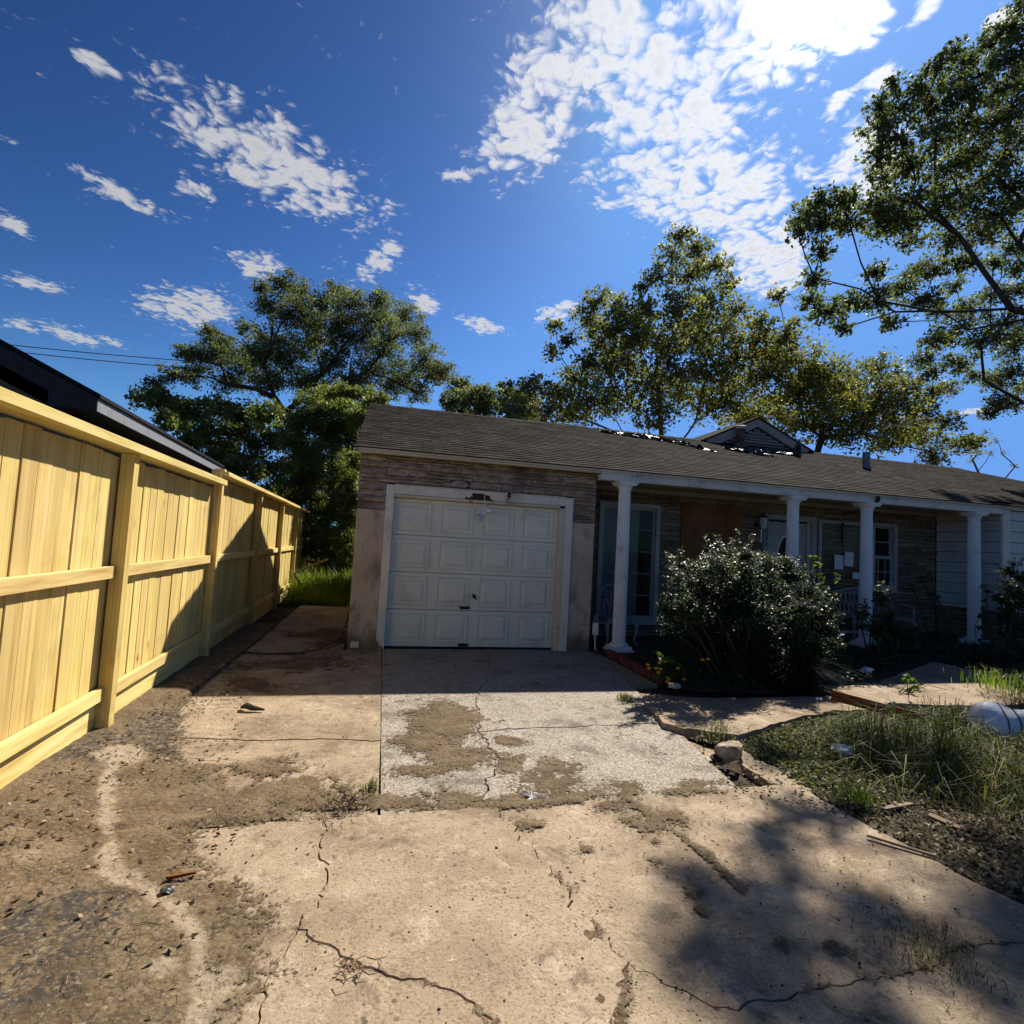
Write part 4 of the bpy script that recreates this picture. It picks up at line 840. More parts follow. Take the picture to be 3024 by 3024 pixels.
# small window
w2 = MB(); frame(w2, 9.50, 10.13, 1.04, 2.39, PYW-.07, PYW+.06, .07); win2 = w2.build('window', 'porch_trim_shaded', house, label='small white sash window with divided panes')
frame(MB(), 9.571, 10.059, 1.111, 1.70, PYW-.01, PYW+.02, .03).build('sash', 'porch_trim_shaded', win2); frame(MB(), 9.571, 10.059, 1.70, 2.319, PYW+.021, PYW+.05, .03).build('sash', 'porch_trim_shaded', win2)
MB().box(9.602, 10.028, PYW-.002, PYW+.012, 1.40, 1.416).box(9.725, 9.737, PYW-.002, PYW+.012, 1.142, 1.669).box(9.90, 9.912, PYW-.002, PYW+.012, 1.142, 1.669).build('muntin', 'porch_trim_shaded', win2)
MB().box(9.602, 10.028, PYW+.028, PYW+.042, 2.0, 2.016).build('muntin', 'porch_trim_shaded', win2)
MB().box(9.602, 10.028, PYW+.004, PYW+.008, 1.142, 1.669).build('pane', 'window_glass', win2); MB().box(9.602, 10.028, PYW+.033, PYW+.037, 1.732, 2.288).build('pane', 'window_glass', win2)
MB().box(9.46, 10.17, PYW-.10, PYW-.02, 1.0, 1.036).build('sill', 'porch_trim_shaded', win2)
# porch slab (follows the rising ground)
ps = MB(); ps.add([(3.14, 7.42, .03), (11.17, 7.42, .03+.026*7.6), (11.17, PYW, .03+.026*7.6), (3.14, PYW, .03), (3.14, 7.42, -.1), (11.17, 7.42, .1), (11.17, PYW, .1), (3.14, PYW, -.1)], [(0, 1, 2, 3), (0, 4, 5, 1), (1, 5, 6, 2), (3, 7, 4, 0)])
ps.build('porch_slab', 'soil', house, recalc=False)  # slab coloured dark like soil to deepen the porch's shade
# columns
def column(x, y):
    z0 = .035+.026*max(0, x-3.4); z1 = 2.596; nfl = 20
    root = MB().lathe([(.103, z0+.115), (.100, z0+.16), (.099, z0+1.2), (.090, z1-.13)], (x, y, 0), nfl*6, rf=lambda j, z: 1-.15*(max(0, math.sin(math.pi*((j % 6)+.5)/6)-.25) if j % 6 not in (0,) else 0)).build('column', 'column_paint', house, smooth=False)
    MB().lathe([(.145, z0+.075), (.148, z0+.09), (.135, z0+.108), (.108, z0+.118), (.108, z0+.13)], (x, y, 0), 32).box(x-.15, x+.15, y-.15, y+.15, z0+.03, z0+.075).box(x-.175, x+.175, y-.175, y+.175, z0-.03, z0+.029).build('base', 'column_paint', root)
    MB().lathe([(.092, z1-.135), (.10, z1-.125), (.10, z1-.105), (.112, z1-.09), (.128, z1-.062)], (x, y, 0), 32).box(x-.135, x+.135, y-.135, y+.135, z1-.06, z1-.032).box(x-.155, x+.155, y-.155, y+.155, z1-.031, z1-.001).build('capital', 'column_paint', root)
for x in (3.56, 6.60, 8.10, 10.50): column(x, 7.60)
# --- right wing: lap siding over stone
WX = 11.172
rw = MB().box(WX+.02, 19, 7.62, 7.75, -.05, 2.69).box(WX+.02, WX+.15, 7.75, PYW+.2, -.05, 2.69).build('wing_wall', 'mortar', house)
z = .86
while z < 2.66:
    zt = min(z+.205, 2.684)
    b = MB(); b.add([(WX+.145, 7.568, z+.009), (18.5, 7.568, z+.009), (18.5, 7.592, zt), (WX+.145, 7.592, zt), (WX+.145, 7.60, z+.009), (18.5, 7.60, z+.009)], [(0, 1, 2, 3), (0, 4, 5, 1)]); b.build('siding_board', 'siding_paint', rw, recalc=False)
    b = MB(); b.add([(WX-.03, 7.60, z+.009), (WX-.03, PYW-.05, z+.009), (WX-.006, PYW-.05, zt), (WX-.006, 7.60, zt), (WX+.01, 7.60, z+.009), (WX+.01, PYW-.05, z+.009)], [(0, 3, 2, 1), (0, 1, 5, 4)]); b.build('siding_board', 'siding_paint', rw, recalc=False)
    z += .205
MB().box(WX-.04, WX+.14, 7.555, 7.60, .80, 2.686).build('corner_board', 'white_trim', house)
MB().box(WX-.05, 18.5, 7.55, 7.62, .80, .858).box(WX-.05, WX+.02, 7.621, PYW-.05, .80, .858).build('ledge_cap', 'white_trim', rw)
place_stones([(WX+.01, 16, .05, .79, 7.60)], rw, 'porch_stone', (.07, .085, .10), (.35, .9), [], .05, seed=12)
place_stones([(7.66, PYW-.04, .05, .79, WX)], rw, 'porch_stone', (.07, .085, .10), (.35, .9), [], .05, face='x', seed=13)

# ------------------------------------------------------------------ things fixed to or leaning on the house
fl = thing('floodlight', (1.385, GY-.07, 1.93), 'white twin floodlight dangling by its wire from the rotten garage header', 'lamp')
MB().tube([(1.395, GY-.0, 2.26), (1.392, GY-.035, 2.19), (1.40, GY-.05, 2.10), (1.397, GY-.06, 2.07)], .0055, 6).build('wire', 'white_paint', fl)
Mx = Matrix.Translation((1.40, GY-.075, 2.035)) @ Matrix.Rotation(R_(-32), 4, 'Y')
MB().lathe([(.05, 0), (.052, .006), (.052, .022), (.03, .028)], (0, 0, 0), 16, M=Mx @ Matrix.Translation((0, 0, -.014))).build('mount', 'white_paint', fl)
def head(c, rot, parent, m1='white_paint', m2='lamp_glass', s=1):
    M_ = Matrix.Translation(c) @ rot
    h = MB().lathe([(.018*s, .0), (.030*s, .005), (.031*s, .06*s), (.028*s, .065*s)], (0, 0, 0), 16, M=M_).build('lamp_holder', m1, parent, smooth=False)
    MB().lathe([(.024*s, .06*s), (.030*s, .075*s), (.055*s, .13*s), (.062*s, .145*s), (.060*s, .153*s), (.02*s, .160*s)], (0, 0, 0), 20, M=M_).build('bulb', m2, h, smooth=True)
head((1.39, GY-.10, 2.00), Matrix.Rotation(R_(180+38), 4, 'Y') @ Matrix.Rotation(R_(10), 4, 'X'), fl)
MB().lathe([(.018, 0), (.032, .005), (.032, .06), (.026, .068), (.022, .05)], (0, 0, 0), 16, M=Matrix.Translation((1.42, GY-.10, 2.005)) @ Matrix.Rotation(R_(75), 4, 'Y') @ Matrix.Rotation(R_(15), 4, 'X')).build('empty_holder', 'white_paint', fl)
sc_ = thing('security_camera', (1.735, GY-.05, 2.2), 'small black-faced white security camera on the garage header', 'camera')
def rbox(cx, cz, w_, h_, r, n=5):
    P = []
    for (sx, sz, a0) in ((1, 1, 0), (-1, 1, 90), (-1, -1, 180), (1, -1, 270)):
        for k in range(n+1): a = R_(a0+90*k/n); P.append((cx+sx*(w_/2-r)+r*math.cos(a), cz+sz*(h_/2-r)+r*math.sin(a)))
    return P
MB().prism(rbox(1.737, 2.262, .062, .108, .026), GY-.10, GY-.045, 'y').build('body', 'white_paint', sc_)
MB().prism(rbox(1.737, 2.262, .052, .098, .022), GY-.104, GY-.1005, 'y').build('face', 'black_plastic', sc_)
MB().box(1.715, 1.745, GY-.06, GY-.029, 2.185, 2.207).build('mount', 'chip_wood', sc_)
MB().box(-.335, -.225, GY-.028, GY-.001, .03, .115).box(-.272, -.268, GY-.032, GY-.0285, .035, .11).build('outlet_box', 'cream_trim', None, bevel=.003, label='small cream electrical outlet box low on the stucco garage pier', cat='outlet box')
cb_ = thing('conduit', (3.19, 7.66, 0), 'white conduit pipe with a grey junction box beside the column nearest the garage', 'conduit')
MB().tube([(3.20, 7.62, .02), (3.185, 7.64, .25), (3.185, 7.645, .40)], .011, 8).build('pipe', 'white_paint', cb_); MB().box(3.15, 3.225, 7.60, 7.66, .26, .44).build('junction_box', 'white_paint', cb_, bevel=.004); MB().box(3.16, 3.21, 7.62, 7.66, .442, .56).build('cover', 'grey_metal', cb_)
ln = thing('wall_lantern', (6.86, PYW-.12, 2.0), 'dark metal coach lantern with white glass beside the front door', 'lantern')
MB().lathe([(.045, 0), (.045, .012), (.02, .02)], (0, 0, 0), 14, M=Matrix.Translation((6.83, PYW-.045, 2.17)) @ Matrix.Rotation(math.pi/2, 4, 'X')).tube([(6.83, PYW-.06, 2.17), (6.83, PYW-.14, 2.10), (6.88, PYW-.17, 2.12)], .009, 6).build('bracket', 'black_iron', ln)
MB().lathe([(.035, 2.10), (.05, 2.12), (.075, 2.30), (.07, 2.305)], (6.90, PYW-.16, 0), 6).build('glass', 'lamp_glass', ln)
MB().lathe([(.085, 2.307), (.08, 2.32), (.05, 2.36), (.02, 2.38), (.012, 2.42)], (6.90, PYW-.16, 0), 12).build('cap', 'black_iron', ln); MB().tube([(6.87, PYW-.15, 1.83), (6.87, PYW-.15, 2.09)], .012, 8).build('tail', 'white_paint', ln)
for (x, z, a) in ((8.66, 1.555, 0), (8.90, 1.625, 3)):
    M_ = Matrix.Translation((x, PYW-.1175, z)) @ Matrix.Rotation(R_(a), 4, 'Y')
    MB().box(-.105, .105, -.0008, .0008, -.14, .14, M_).build('paper_notice', 'paper', None, label='white paper taped to the storm door glass, %s' % ('hanging straight under the black closer' if a == 0 else 'tilted, nearer the white latch plate'), cat='paper', group='papers taped on the storm door')
el = MB().tube([(8.19, 7.50, 2.60), (8.20, 7.47, 2.66), (8.19, 7.46, 2.72)], [.02, .035, .02], 10).tube([(8.19, 7.5, 2.6), (8.22, 7.5, 2.5)], .008, 6); el.build('porch_flood_socket', 'black_iron', None, label='small dark lamp socket hanging on the porch beam above a column', cat='lamp socket')
# torn roofing on the slope
def crumple(path, wd, name, label, seed, up=.05, n=46):
    r = random.Random(seed); V = []; F = []; m_ = 7; P = [np.array(q, float) for q in path]; ds = [0]
    for a, b in zip(P[:-1], P[1:]): ds.append(ds[-1]+np.linalg.norm(b-a))
    for i in range(n+1):
        t = ds[-1]*i/n; x = np.interp(t, ds, [q[0] for q in P]); s = np.interp(t, ds, [q[1] for q in P]); e = .35+.65*math.sin(math.pi*min(1, max(0.04, i/n*1.02)))
        for j in range(m_+1):
            u = j/m_-.5; d = .012+up*abs(r.gauss(0, .55))*(1-abs(u)*1.0)*e
            V.append(rp(x+r.gauss(0, .03), s+u*wd*e*(1+.25*math.sin(i*1.3+seed))+r.gauss(0, .018), max(.012, d)))
    for i in range(n):
        for j in range(m_): a = i*(m_+1)+j; F.append((a, a+m_+1, a+m_+2, a+1))
    b = MB().add(V, F); return b.build(name, 'tar_sheet', None, recalc=False, label=label, cat='roofing')
S = lambda x, y: (x, (y-EAVE[0])/ry)
crumple([S(4.45, 10.85), S(5.0, 10.78), S(5.7, 10.70), S(6.1, 10.56), S(6.45, 10.15), S(6.68, 9.92)], .22, 'torn_roofing', 'long shiny black strip of torn roofing felt lying across the shingles', 3, .10)
crumple([S(7.2, 10.42), S(7.6, 10.25), S(7.95, 10.08), S(8.15, 9.95)], .26, 'torn_roofing', 'crumpled shiny black roofing scrap below the rusty vent pipe', 5, .11, 26)
crumple([S(8.0, 10.65), S(8.5, 10.55), S(9.0, 10.5), S(9.35, 10.62)], .30, 'torn_roofing', 'bunched black roofing scrap between the rusty vent pipe and the curled flap', 9, .12, 26)
crumple([S(9.20, 10.62), S(9.32, 10.60)], .14, 'torn_roofing', 'upright curled black flap of torn roofing felt below the dormer corner', 12, .42, 8)

# ------------------------------------------------------------------ porch furniture
ch = thing('iron_chair', (3.75, 8.15, .04), 'ornate white cast-iron chair behind the column nearest the garage', 'chair')
def cab(x, y, dx, dy, z0=.04, h=.40): return MB().tube([(x, y, z0+h), (x+dx*.9, y+dy*.9, z0+h*.82), (x+dx*.7, y+dy*.7, z0+h*.5), (x+dx*.35, y+dy*.35, z0+h*.22), (x+dx*1.2, y+dy*1.2, z0+.015)], [.034, .032, .022, .016, .022], 8)
for (sx, sy) in ((-1, -1), (1, -1), (-1, 1), (1, 1)): cab(3.75+sx*.2, 8.12+sy*.17, sx*.06, sy*.05).build('leg', 'iron_white', ch, smooth=True)
MB().prism(rbox(3.75, 8.12, .48, .42, .14), .435, .465, 'z').build('seat', 'iron_white', ch, bevel=.006)
MB().prism(rbox(3.75, 8.12, .44, .38, .13), .385, .434, 'z').build('apron', 'iron_white', ch)
bk = MB()
for sx in (-1, 1): bk.tube([(3.75+sx*.2, 8.30, .46), (3.75+sx*.235, 8.36, .62), (3.75+sx*.21, 8.42, .80), (3.75+sx*.12, 8.45, .92), (3.75, 8.46, .97)], .017, 8)
for k in range(7):
    x = 3.75-.15+.05*k; bk.tube([(x, 8.30, .47), (x+.02*(-1)**k, 8.36, .62), (x-.015*(-1)**k, 8.41, .76), (3.75+(x-3.75)*.6, 8.45, .90)], .008, 6)
for k in range(4): bk.tube([(3.75+(.05+.0*k)*math.cos(a)+(-.10+.07*k), 8.38+.02*k*0, .68+.05*math.sin(a)) for a in [2*math.pi*i/10 for i in range(11)]], .007, 5)
bk.build('backrest', 'iron_white', ch, smooth=True)
bn = thing('iron_bench', (9.2, 8.45, .17), 'ornate white lattice-back cast-iron bench under the small porch window', 'bench')
for (x, y) in ((8.55, 8.25), (9.85, 8.25), (8.55, 8.6), (9.85, 8.6)): cab(x, y, .05 if x > 9 else -.05, .03 if y > 8.4 else -.04, .16, .36).build('leg', 'iron_white', bn, smooth=True)
for k in range(7): MB().box(8.5, 9.9, 8.22+.055*k, 8.26+.055*k, .53, .548).build('seat_slat', 'iron_white', bn)
bb = MB(); top = lambda x: .98+.10*math.cos((x-9.2)/.7*math.pi/2)
for k in range(29): x = 8.5+.05*k; bb.tube([(x, 8.62, .56), (x+.03*(-1)**k, 8.66, .56+(top(x)-.56)*.33), (x-.03*(-1)**k, 8.68, .56+(top(x)-.56)*.66), (x, 8.70, top(x))], .010, 6)
bb.tube([(8.5+.1*k, 8.70, top(8.5+.1*k)) for k in range(15)], .020, 8); bb.tube([(8.5, 8.63, .60), (9.9, 8.63, .60)], .014, 6); bb.tube([(8.5+.05*k, 8.675, .78+.03*math.sin(k*1.57)) for k in range(29)], .012, 6)
bb.build('backrest', 'iron_white', bn, smooth=True)
for x in (8.5, 9.9): MB().tube([(x, 8.66, .80), (x, 8.45, .80), (x, 8.24, .76), (x, 8.24, .55)], .018, 8).build('armrest', 'iron_white', bn, smooth=True)

# ------------------------------------------------------------------ yard objects
be = thing('brick_edging', (3.27, 6.6, .03), 'row of small red edging bricks set at a slant beside the driveway strip', 'edging')
for k in range(13):
    y = 7.24-.115*k; M_ = Matrix.Translation((3.275+.008*math.sin(k*2.1), y, .035)) @ Matrix.Rotation(R_(9*math.sin(k*1.7)), 4, 'Z') @ Matrix.Rotation(R_(48+5*math.sin(k*3)), 4, 'X')
    MB().box(-.045, .045, -.085, .085, -.026, .026, M_).build('brick', 'brick_red', be, bevel=.004)
pl_a, pl_b = onZ(2455, 2052, .20), onZ(2732, 2126, .12)
MB().bar(pl_a, pl_b, .098, .042, up=(.12, .1, 1)).build('plank', 'brown_wood', None, bevel=.003, label='reddish brown timber plank lying tilted in the grass', cat='plank')
# white sack: lumpy roll tied with dark string
sk = thing('white_sack', (5.9, 4.0, 0), 'bulging white sack tied with dark string, lying in the tall grass', 'sack')
V = []; F = []; n, m_ = 26, 24; A = onZ(2858, 2126, .14); B = onZ(3190, 2179, .14); ax = (B-A)/np.linalg.norm(B-A); sd_ = np.array((-ax[1], ax[0], 0))
def sack_r(i): t = i/n; return .175*(math.sin(math.pi*min(.5, t*3.2+.04))**.6)*(1+.07*math.sin(t*9)) if t < .5 else .175*(math.sin(math.pi*min(.5, (1-t)*3+.04))**.6)*(1+.05*math.sin(t*9))
for i in range(n+1):
    c = A+(B-A)*i/n
    for j in range(m_):
        a = 2*math.pi*j/m_; r = sack_r(i)*(1+.10*math.sin(3*a+i*.6)*.5+.08*float(fbm(i*.3, j*.5, 1, 3))); z = r*math.sin(a); V.append(tuple(c+sd_*r*1.12*math.cos(a)+np.array((0, 0, max(z, -.12)))))
for i in range(n):
    for j in range(m_): F.append((i*m_+j, i*m_+(j+1) % m_, (i+1)*m_+(j+1) % m_, (i+1)*m_+j))
F.append(tuple(range(m_))[::-1]); F.append(tuple(n*m_+j for j in range(m_)))
MB().add(V, F).build('body', 'sack_white', sk, smooth=True)
for i in (8, 11, 15):
    MB().tube([tuple(np.array(V[i*m_+j])+(np.array(V[i*m_+j])-(A+(B-A)*i/n))*.03+ax*.012*math.sin(j*.7)) for j in range(m_)]+[V[i*m_]], .0045, 6).build('string', 'black_iron', sk)
def rock(name, c, r, m, label=None, cat=None, seed=1, sq=(1, 1, .7), group=None):
    bm = bmesh.new(); bmesh.ops.create_icosphere(bm, subdivisions=3, radius=1); rn = random.Random(seed); d = [Vector((rn.gauss(0, 1), rn.gauss(0, 1), rn.gauss(0, 1))).normalized() for _ in range(14)]; h = [rn.uniform(.55, .95) for _ in d]
    for v in bm.verts:
        k = min([1.0]+[hh/max(1e-3, v.co.dot(q)) for q, hh in zip(d, h) if v.co.dot(q) > .2]); v.co = v.co*k*(1+.16*float(fbm(v.co.x*1.7+seed, v.co.y*1.7+v.co.z, 2.2, 4)))
        v.co = Vector((v.co.x*r*sq[0], v.co.y*r*sq[1], v.co.z*r*sq[2]))
    me = bpy.data.meshes.new(name); bm.to_mesh(me); bm.free(); zl = min(v.co.z for v in me.vertices)
    return link_mesh(name, me, m, None, Vector((c[0], c[1], c[2]-zl*.88)), label=label, cat=cat, group=group)
rk = g(1393, 1447); rock('rock', (rk[0], rk[1]+.08, .005), .12, 'rock', 'pale brown broken rock beside the driveway edge', 'rock', 4, (1.1, .8, .75))
rk = onZ(1760+845/2.415, 1750+1210/2.415); rock('stone', (rk[0], rk[1], .0), .05, 'pebble', 'small black stone next to the pale brown rock', 'stone', 6)
def board(name, c, l, wd, th, rot, m, label, cat, tilt=0):
    M_ = Matrix.Translation((c[0], c[1], c[2]+th/2+.004)) @ Matrix.Rotation(R_(rot), 4, 'Z') @ Matrix.Rotation(R_(tilt), 4, 'Y')
    return MB().box(-l/2, l/2, -wd/2, wd/2, -th/2, th/2, M_, jit=.004).build(name, m, None, label=label, cat=cat)
p_ = onZ(2649, 2380, .03); board('wood_scrap', (p_[0], p_[1], .02), .26, .04, .010, 8, 'chip_wood', 'thin pale wood scrap lying flat on the leaf litter', 'wood scrap')
p_ = onZ(2788, 2428, .03); board('wood_scrap', (p_[0], p_[1], .02), .15, .05, .018, -62, 'chip_wood', 'short tan wood offcut at the lawn edge', 'wood scrap', 6)
p_ = onZ(2660, 2500, .03); board('stick', (p_[0], p_[1], .025), .30, .012, .012, -48, 'chip_wood', 'thin pale straight stick beside the concrete edge', 'stick')
p_ = onZ(535, 2595, .03); board('bark_strip', (p_[0], p_[1], .035), .11, .018, .012, 12, 'brown_wood', 'reddish brown strip of bark on the cracked mud', 'bark')
p_ = onZ(744, 2103, 0); MB().tube([(p_[0]-.10, p_[1]+.07, .022), (p_[0]-.05, p_[1]+.02, .05), (p_[0], p_[1], .035), (p_[0]+.10, p_[1]-.02, .025)], [.012, .026, .024, .008], 7).build('bark_piece', 'bark', None, label='dark curved piece of bark on the sunlit side strip', cat='bark')
def crumpled(name, c, r, m, label, cat, seed):
    bm = bmesh.new(); bmesh.ops.create_icosphere(bm, subdivisions=2, radius=r); rn = random.Random(seed)
    for v in bm.verts: v.co *= rn.uniform(.55, 1.15); v.co.z *= .5
    me = bpy.data.meshes.new(name); bm.to_mesh(me); bm.free(); return link_mesh(name, me, m, None, Vector((c[0], c[1], c[2]+r*.4)), label=label, cat=cat)
p_ = onZ(492, 2638, .03); crumpled('plastic_scrap', (p_[0], p_[1], .03), .03, 'tar_sheet', 'glossy black plastic scrap in the washed-out channel', 'litter', 2)
p_ = onZ(2490, 2228, .05); crumpled('plastic_bag', (p_[0], p_[1], .05), .085, 'sack_white', 'crumpled clear-white plastic wrapper in the grass', 'litter', 3)
p_ = onZ(2560, 1990, .1); crumpled('plastic_bag', (p_[0], p_[1], .12), .09, 'sack_white', 'crumpled white plastic bag under the small shrub', 'litter', 7)
p_ = onZ(1990, 2028, .05); crumpled('foil_tray', (p_[0], p_[1], .03), .075, 'cream_trim', 'flattened pale litter by the orange flowers', 'litter', 5)
p_ = onZ(2418, 2078, .02); MB().lathe([(.03, 0), (.034, .004), (.034, .016), (.028, .02)], (p_[0], p_[1], .06), 16).build('bottle_cap', 'white_paint', None, label='small round white cap on the walk by the grass clump', cat='cap')
MB().tube([(-1.75, 7.35, .03), (-1.35, 7.25, .028), (-.95, 7.30, .026), (-.70, 7.55, .03), (-.52, 8.2, .05), (-.46, 9.2, .2), (-.45, 9.8, .35)], .009, 8).tube([(-.62, 7.6, .03), (-.5, 8.0, .03), (-.44, 8.6, .3), (-.43, 9.0, .55)], .008, 8).build('cable', 'black_plastic', None, smooth=True, label='black cable trailing across the shaded side strip to the garage wall', cat='cable')
fr_ = thing('broken_frame', (-1.75, 13.6, .4), 'broken pale wooden frame tipped up in the tall grass by the fence', 'frame')
MB().bar((-1.95, 13.3, .62), (-1.25, 13.6, .98), .05, .03).build('rail', 'weathered_wood', fr_); MB().bar((-1.95, 13.3, .62), (-1.80, 13.35, .36), .045, .03).build('rail', 'weathered_wood', fr_)
MB().add([(-1.93, 13.33, .60), (-1.28, 13.62, .93), (-1.05, 13.7, .30), (-1.70, 13.40, .0)], [(0, 1, 2, 3)]).build('mesh_screen', 'clear_glass', fr_, recalc=False)
# overhead wires and the antenna
for (a, b, lab) in (((-260, 985), (900, 1085), 'upper thin black power line crossing above the neighbouring roof'), ((-260, 1002), (900, 1108), 'lower thin black power line crossing above the neighbouring roof')):
    P0, P1 = onY(*a, 42), onY(*b, 46); MB().tube([tuple(P0+(P1-P0)*t-np.array((0, 0, 1.2*(t-t*t)))) for t in [k/12 for k in range(13)]], .03, 5).build('power_line', 'wire', None, label=lab, cat='power line')
P0 = onY(1033, 1150, 25); P1 = onY(1037, 1062, 25); MB().tube([(P0[0], 25, 0), tuple(P0), tuple(P1)], [.05, .045, .03], 8).build('antenna_pole', 'grey_metal', None, label='slender grey pole rising in front of the big oak', cat='pole')

# ------------------------------------------------------------------ vegetation
def unit(n, rg):
    v = rg.normal(size=(n, 3)); return v/np.linalg.norm(v, axis=1)[:, None]
def leaf_quads(P, L_, W_, rg, flat=0.0, droop=0.0, bend=.0):
    """one small leaf-shaped face per point; flat pulls the faces towards horizontal"""
    n = len(P); N_ = unit(n, rg); N_[:, 2] = N_[:, 2]*(1-flat)+flat*1.6*np.sign(rg.random(n)-.15); N_ /= np.linalg.norm(N_, axis=1)[:, None]
    A = unit(n, rg); A[:, 2] -= droop; A -= N_*np.sum(A*N_, 1)[:, None]; A /= np.maximum(np.linalg.norm(A, axis=1), 1e-6)[:, None]; B = np.cross(N_, A)
    s = rg.uniform(.65, 1.25, n)[:, None]; a = A*L_*s/2; b = B*W_*s/2
    V = np.empty((n, 4, 3)); V[:, 0] = P-a; V[:, 1] = P+b-a*.1+N_*bend*L_; V[:, 2] = P+a; V[:, 3] = P-b-a*.1+N_*bend*L_
    return V.reshape(-1, 3), np.arange(4*n).reshape(n, 4)
def crown(clusters, rg, leaf, cov, clumps=10, spread=.34, flat=.2, squash=.8):
    """leaf positions: clusters > clumps > leaves, plus the clump centres for the twigs"""
    Ps = []; tw = []
    for (c, r) in clusters:
        c = np.asarray(c, float); k = max(4, int(clumps*rg.uniform(.8, 1.2))); q = unit(k, rg)*(rg.random((k, 1))**(1/2.2))*r*.92; q[:, 2] *= squash
        n = int(cov*math.pi*r*r/(leaf[0]*leaf[1]*.25)); idx = rg.integers(0, k, n)
        sp = spread*r*rg.uniform(.6, 1.2, (k, 1)); pts = c+q[idx]+rg.normal(size=(n, 3))*sp[idx]*np.array([1, 1, .75]); Ps.append(pts)
        for d in q: tw.append((c, c+d))
    return np.concatenate(Ps), tw
def tree(name, base, clusters, leaf, leafm, barkm, label, cat='tree', cov=1.6, clumps=10, trunk_r=.3, fork=.35, seed=1, group=None, flat=.2, spread=.34, squash=.8, twig_r=.010, lean_top=None, stems=1, extra_twigs=0):
    rg = np.random.default_rng(seed); base = np.asarray(base, float); root = thing(name, base, label, cat, group)
    cen = np.mean([c for c, r in clusters], 0); top = np.array(lean_top) if lean_top is not None else np.array([base[0]*.5+cen[0]*.5, base[1]*.5+cen[1]*.5, base[2]+(max(c[2] for c, r in clusters)-base[2])*.62])
    nodes = [base+(top-base)*t+np.array([.12*math.sin(5*t+seed), .1*math.cos(4*t+seed), 0])*t*trunk_r*3 for t in np.linspace(0, 1, 8)]
    par = [-1]+list(range(7)); plen = [np.linalg.norm(top-base)*t/7 for t in range(8)]; ok = [t/7 >= fork for t in range(8)]; wgt = [0]*8
    order = sorted(range(len(clusters)), key=lambda i: np.linalg.norm(clusters[i][0]-nodes[4]))
    for i in order:
        c = np.asarray(clusters[i][0], float); best, bd = None, 1e9
        for j, nd in enumerate(nodes):
            if not ok[j]: continue
            d = np.linalg.norm(c-nd)+(.55*max(0, nd[2]-c[2]))+.5*plen[j]
            if d < bd: best, bd = j, d
        prev = best; a = nodes[best]; bd = np.linalg.norm(c-a); k = max(2, min(5, int(bd/.7)))
        for t in range(1, k+1):
            q = a+(c-a)*t/k
            if t < k: q = q+rg.normal(size=3)*.07*bd/k+np.array([0, 0, .10*bd*math.sin(math.pi*t/k)*.5])
            nodes.append(q); plen.append(plen[best]+bd*t/k); par.append(prev); ok.append(True); wgt.append(1 if t == k else 0); prev = len(nodes)-1
    load = np.array(wgt, float)
    for j in range(len(nodes)-1, 0, -1): load[par[j]] += load[j]
    tot = max(load[0], 1); rad = np.maximum(trunk_r*.8*(load/tot)**.72, twig_r*1.5); rad[:8] = np.maximum(rad[:8], trunk_r*(1-.6*np.linspace(0, 1, 8)))
    tb = MB()
    for j in range(1, 8):
        ra, rb_ = (rad[par[j]], rad[j]); ra *= (1.35 if par[j] == 0 else 1); tb.tube([nodes[par[j]], nodes[j]], [ra, rb_], 10, False)
    tk = tb.build('trunk', barkm, root, smooth=True, recalc=False)
    bb_ = MB()
    for j in range(8, len(nodes)):
        ra = min(rad[par[j]], rad[j]*1.25); bb_.tube([nodes[par[j]], nodes[j]], [ra, rad[j]], 6, False)
    P, tw = crown(clusters, rg, leaf, cov, clumps, spread, flat, squash)
    for a, b in tw:
        m = (a+b)/2+rg.normal(size=3)*.05*np.linalg.norm(b-a); bb_.tube([a, m, b], [twig_r*1.4, twig_r, twig_r*.5], 3, False)
    bb_.build('branches', barkm, tk, smooth=True, recalc=False)
    V, F = leaf_quads(P, leaf[0], leaf[1], rg, flat, .15, .08); from_np('crown', V, F, leafm, root)
    return root
def cl(offx, offy, scale, Y, lst, jit=1.0, seed=0, rs=1.0):
    rg = np.random.default_rng(seed+77); out = []
    for (x, y, r, *yy) in lst:
        px, py = offx+x/scale, offy+y/scale; Yc = (yy[0] if yy else Y)+rg.normal()*jit; p = onY(px, py, Yc); dep = (p-CC)@CF
        out.append((p, r/scale/FPX*dep*rs))
    return out
# big live oak behind the side yard
oak = cl(300, 700, 1.61, 25, [(870, 225, 70), (950, 260, 60), (800, 330, 70), (890, 370, 80), (1100, 265, 60), (1180, 330, 85), (1330, 310, 62), (1290, 400, 95), (1440, 385, 80), (1490, 460, 62), (1190, 470, 95), (1010, 490, 95), (820, 500, 100), (680, 430, 45), (640, 540, 85), (520, 490, 55), (470, 580, 80), (690, 640, 95), (900, 610, 100), (1100, 600, 95), (1340, 550, 95), (1540, 570, 75), (1620, 640, 60), (1450, 660, 75), (1260, 650, 80), (590, 690, 60), (390, 550, 42), (330, 650, 55), (510, 440, 35), (1000, 400, 60), (760, 240, 40), (1560, 650, 70), (1050, 330, 60), (960, 320, 50), (1390, 470, 70), (1120, 400, 70), (740, 560, 70), (560, 560, 60), (800, 690, 80), (1000, 700, 80), (1180, 700, 80), (1380, 720, 70), (430, 660, 60), (260, 700, 45), (1500, 740, 60)], 1.6, 1, 1.3)
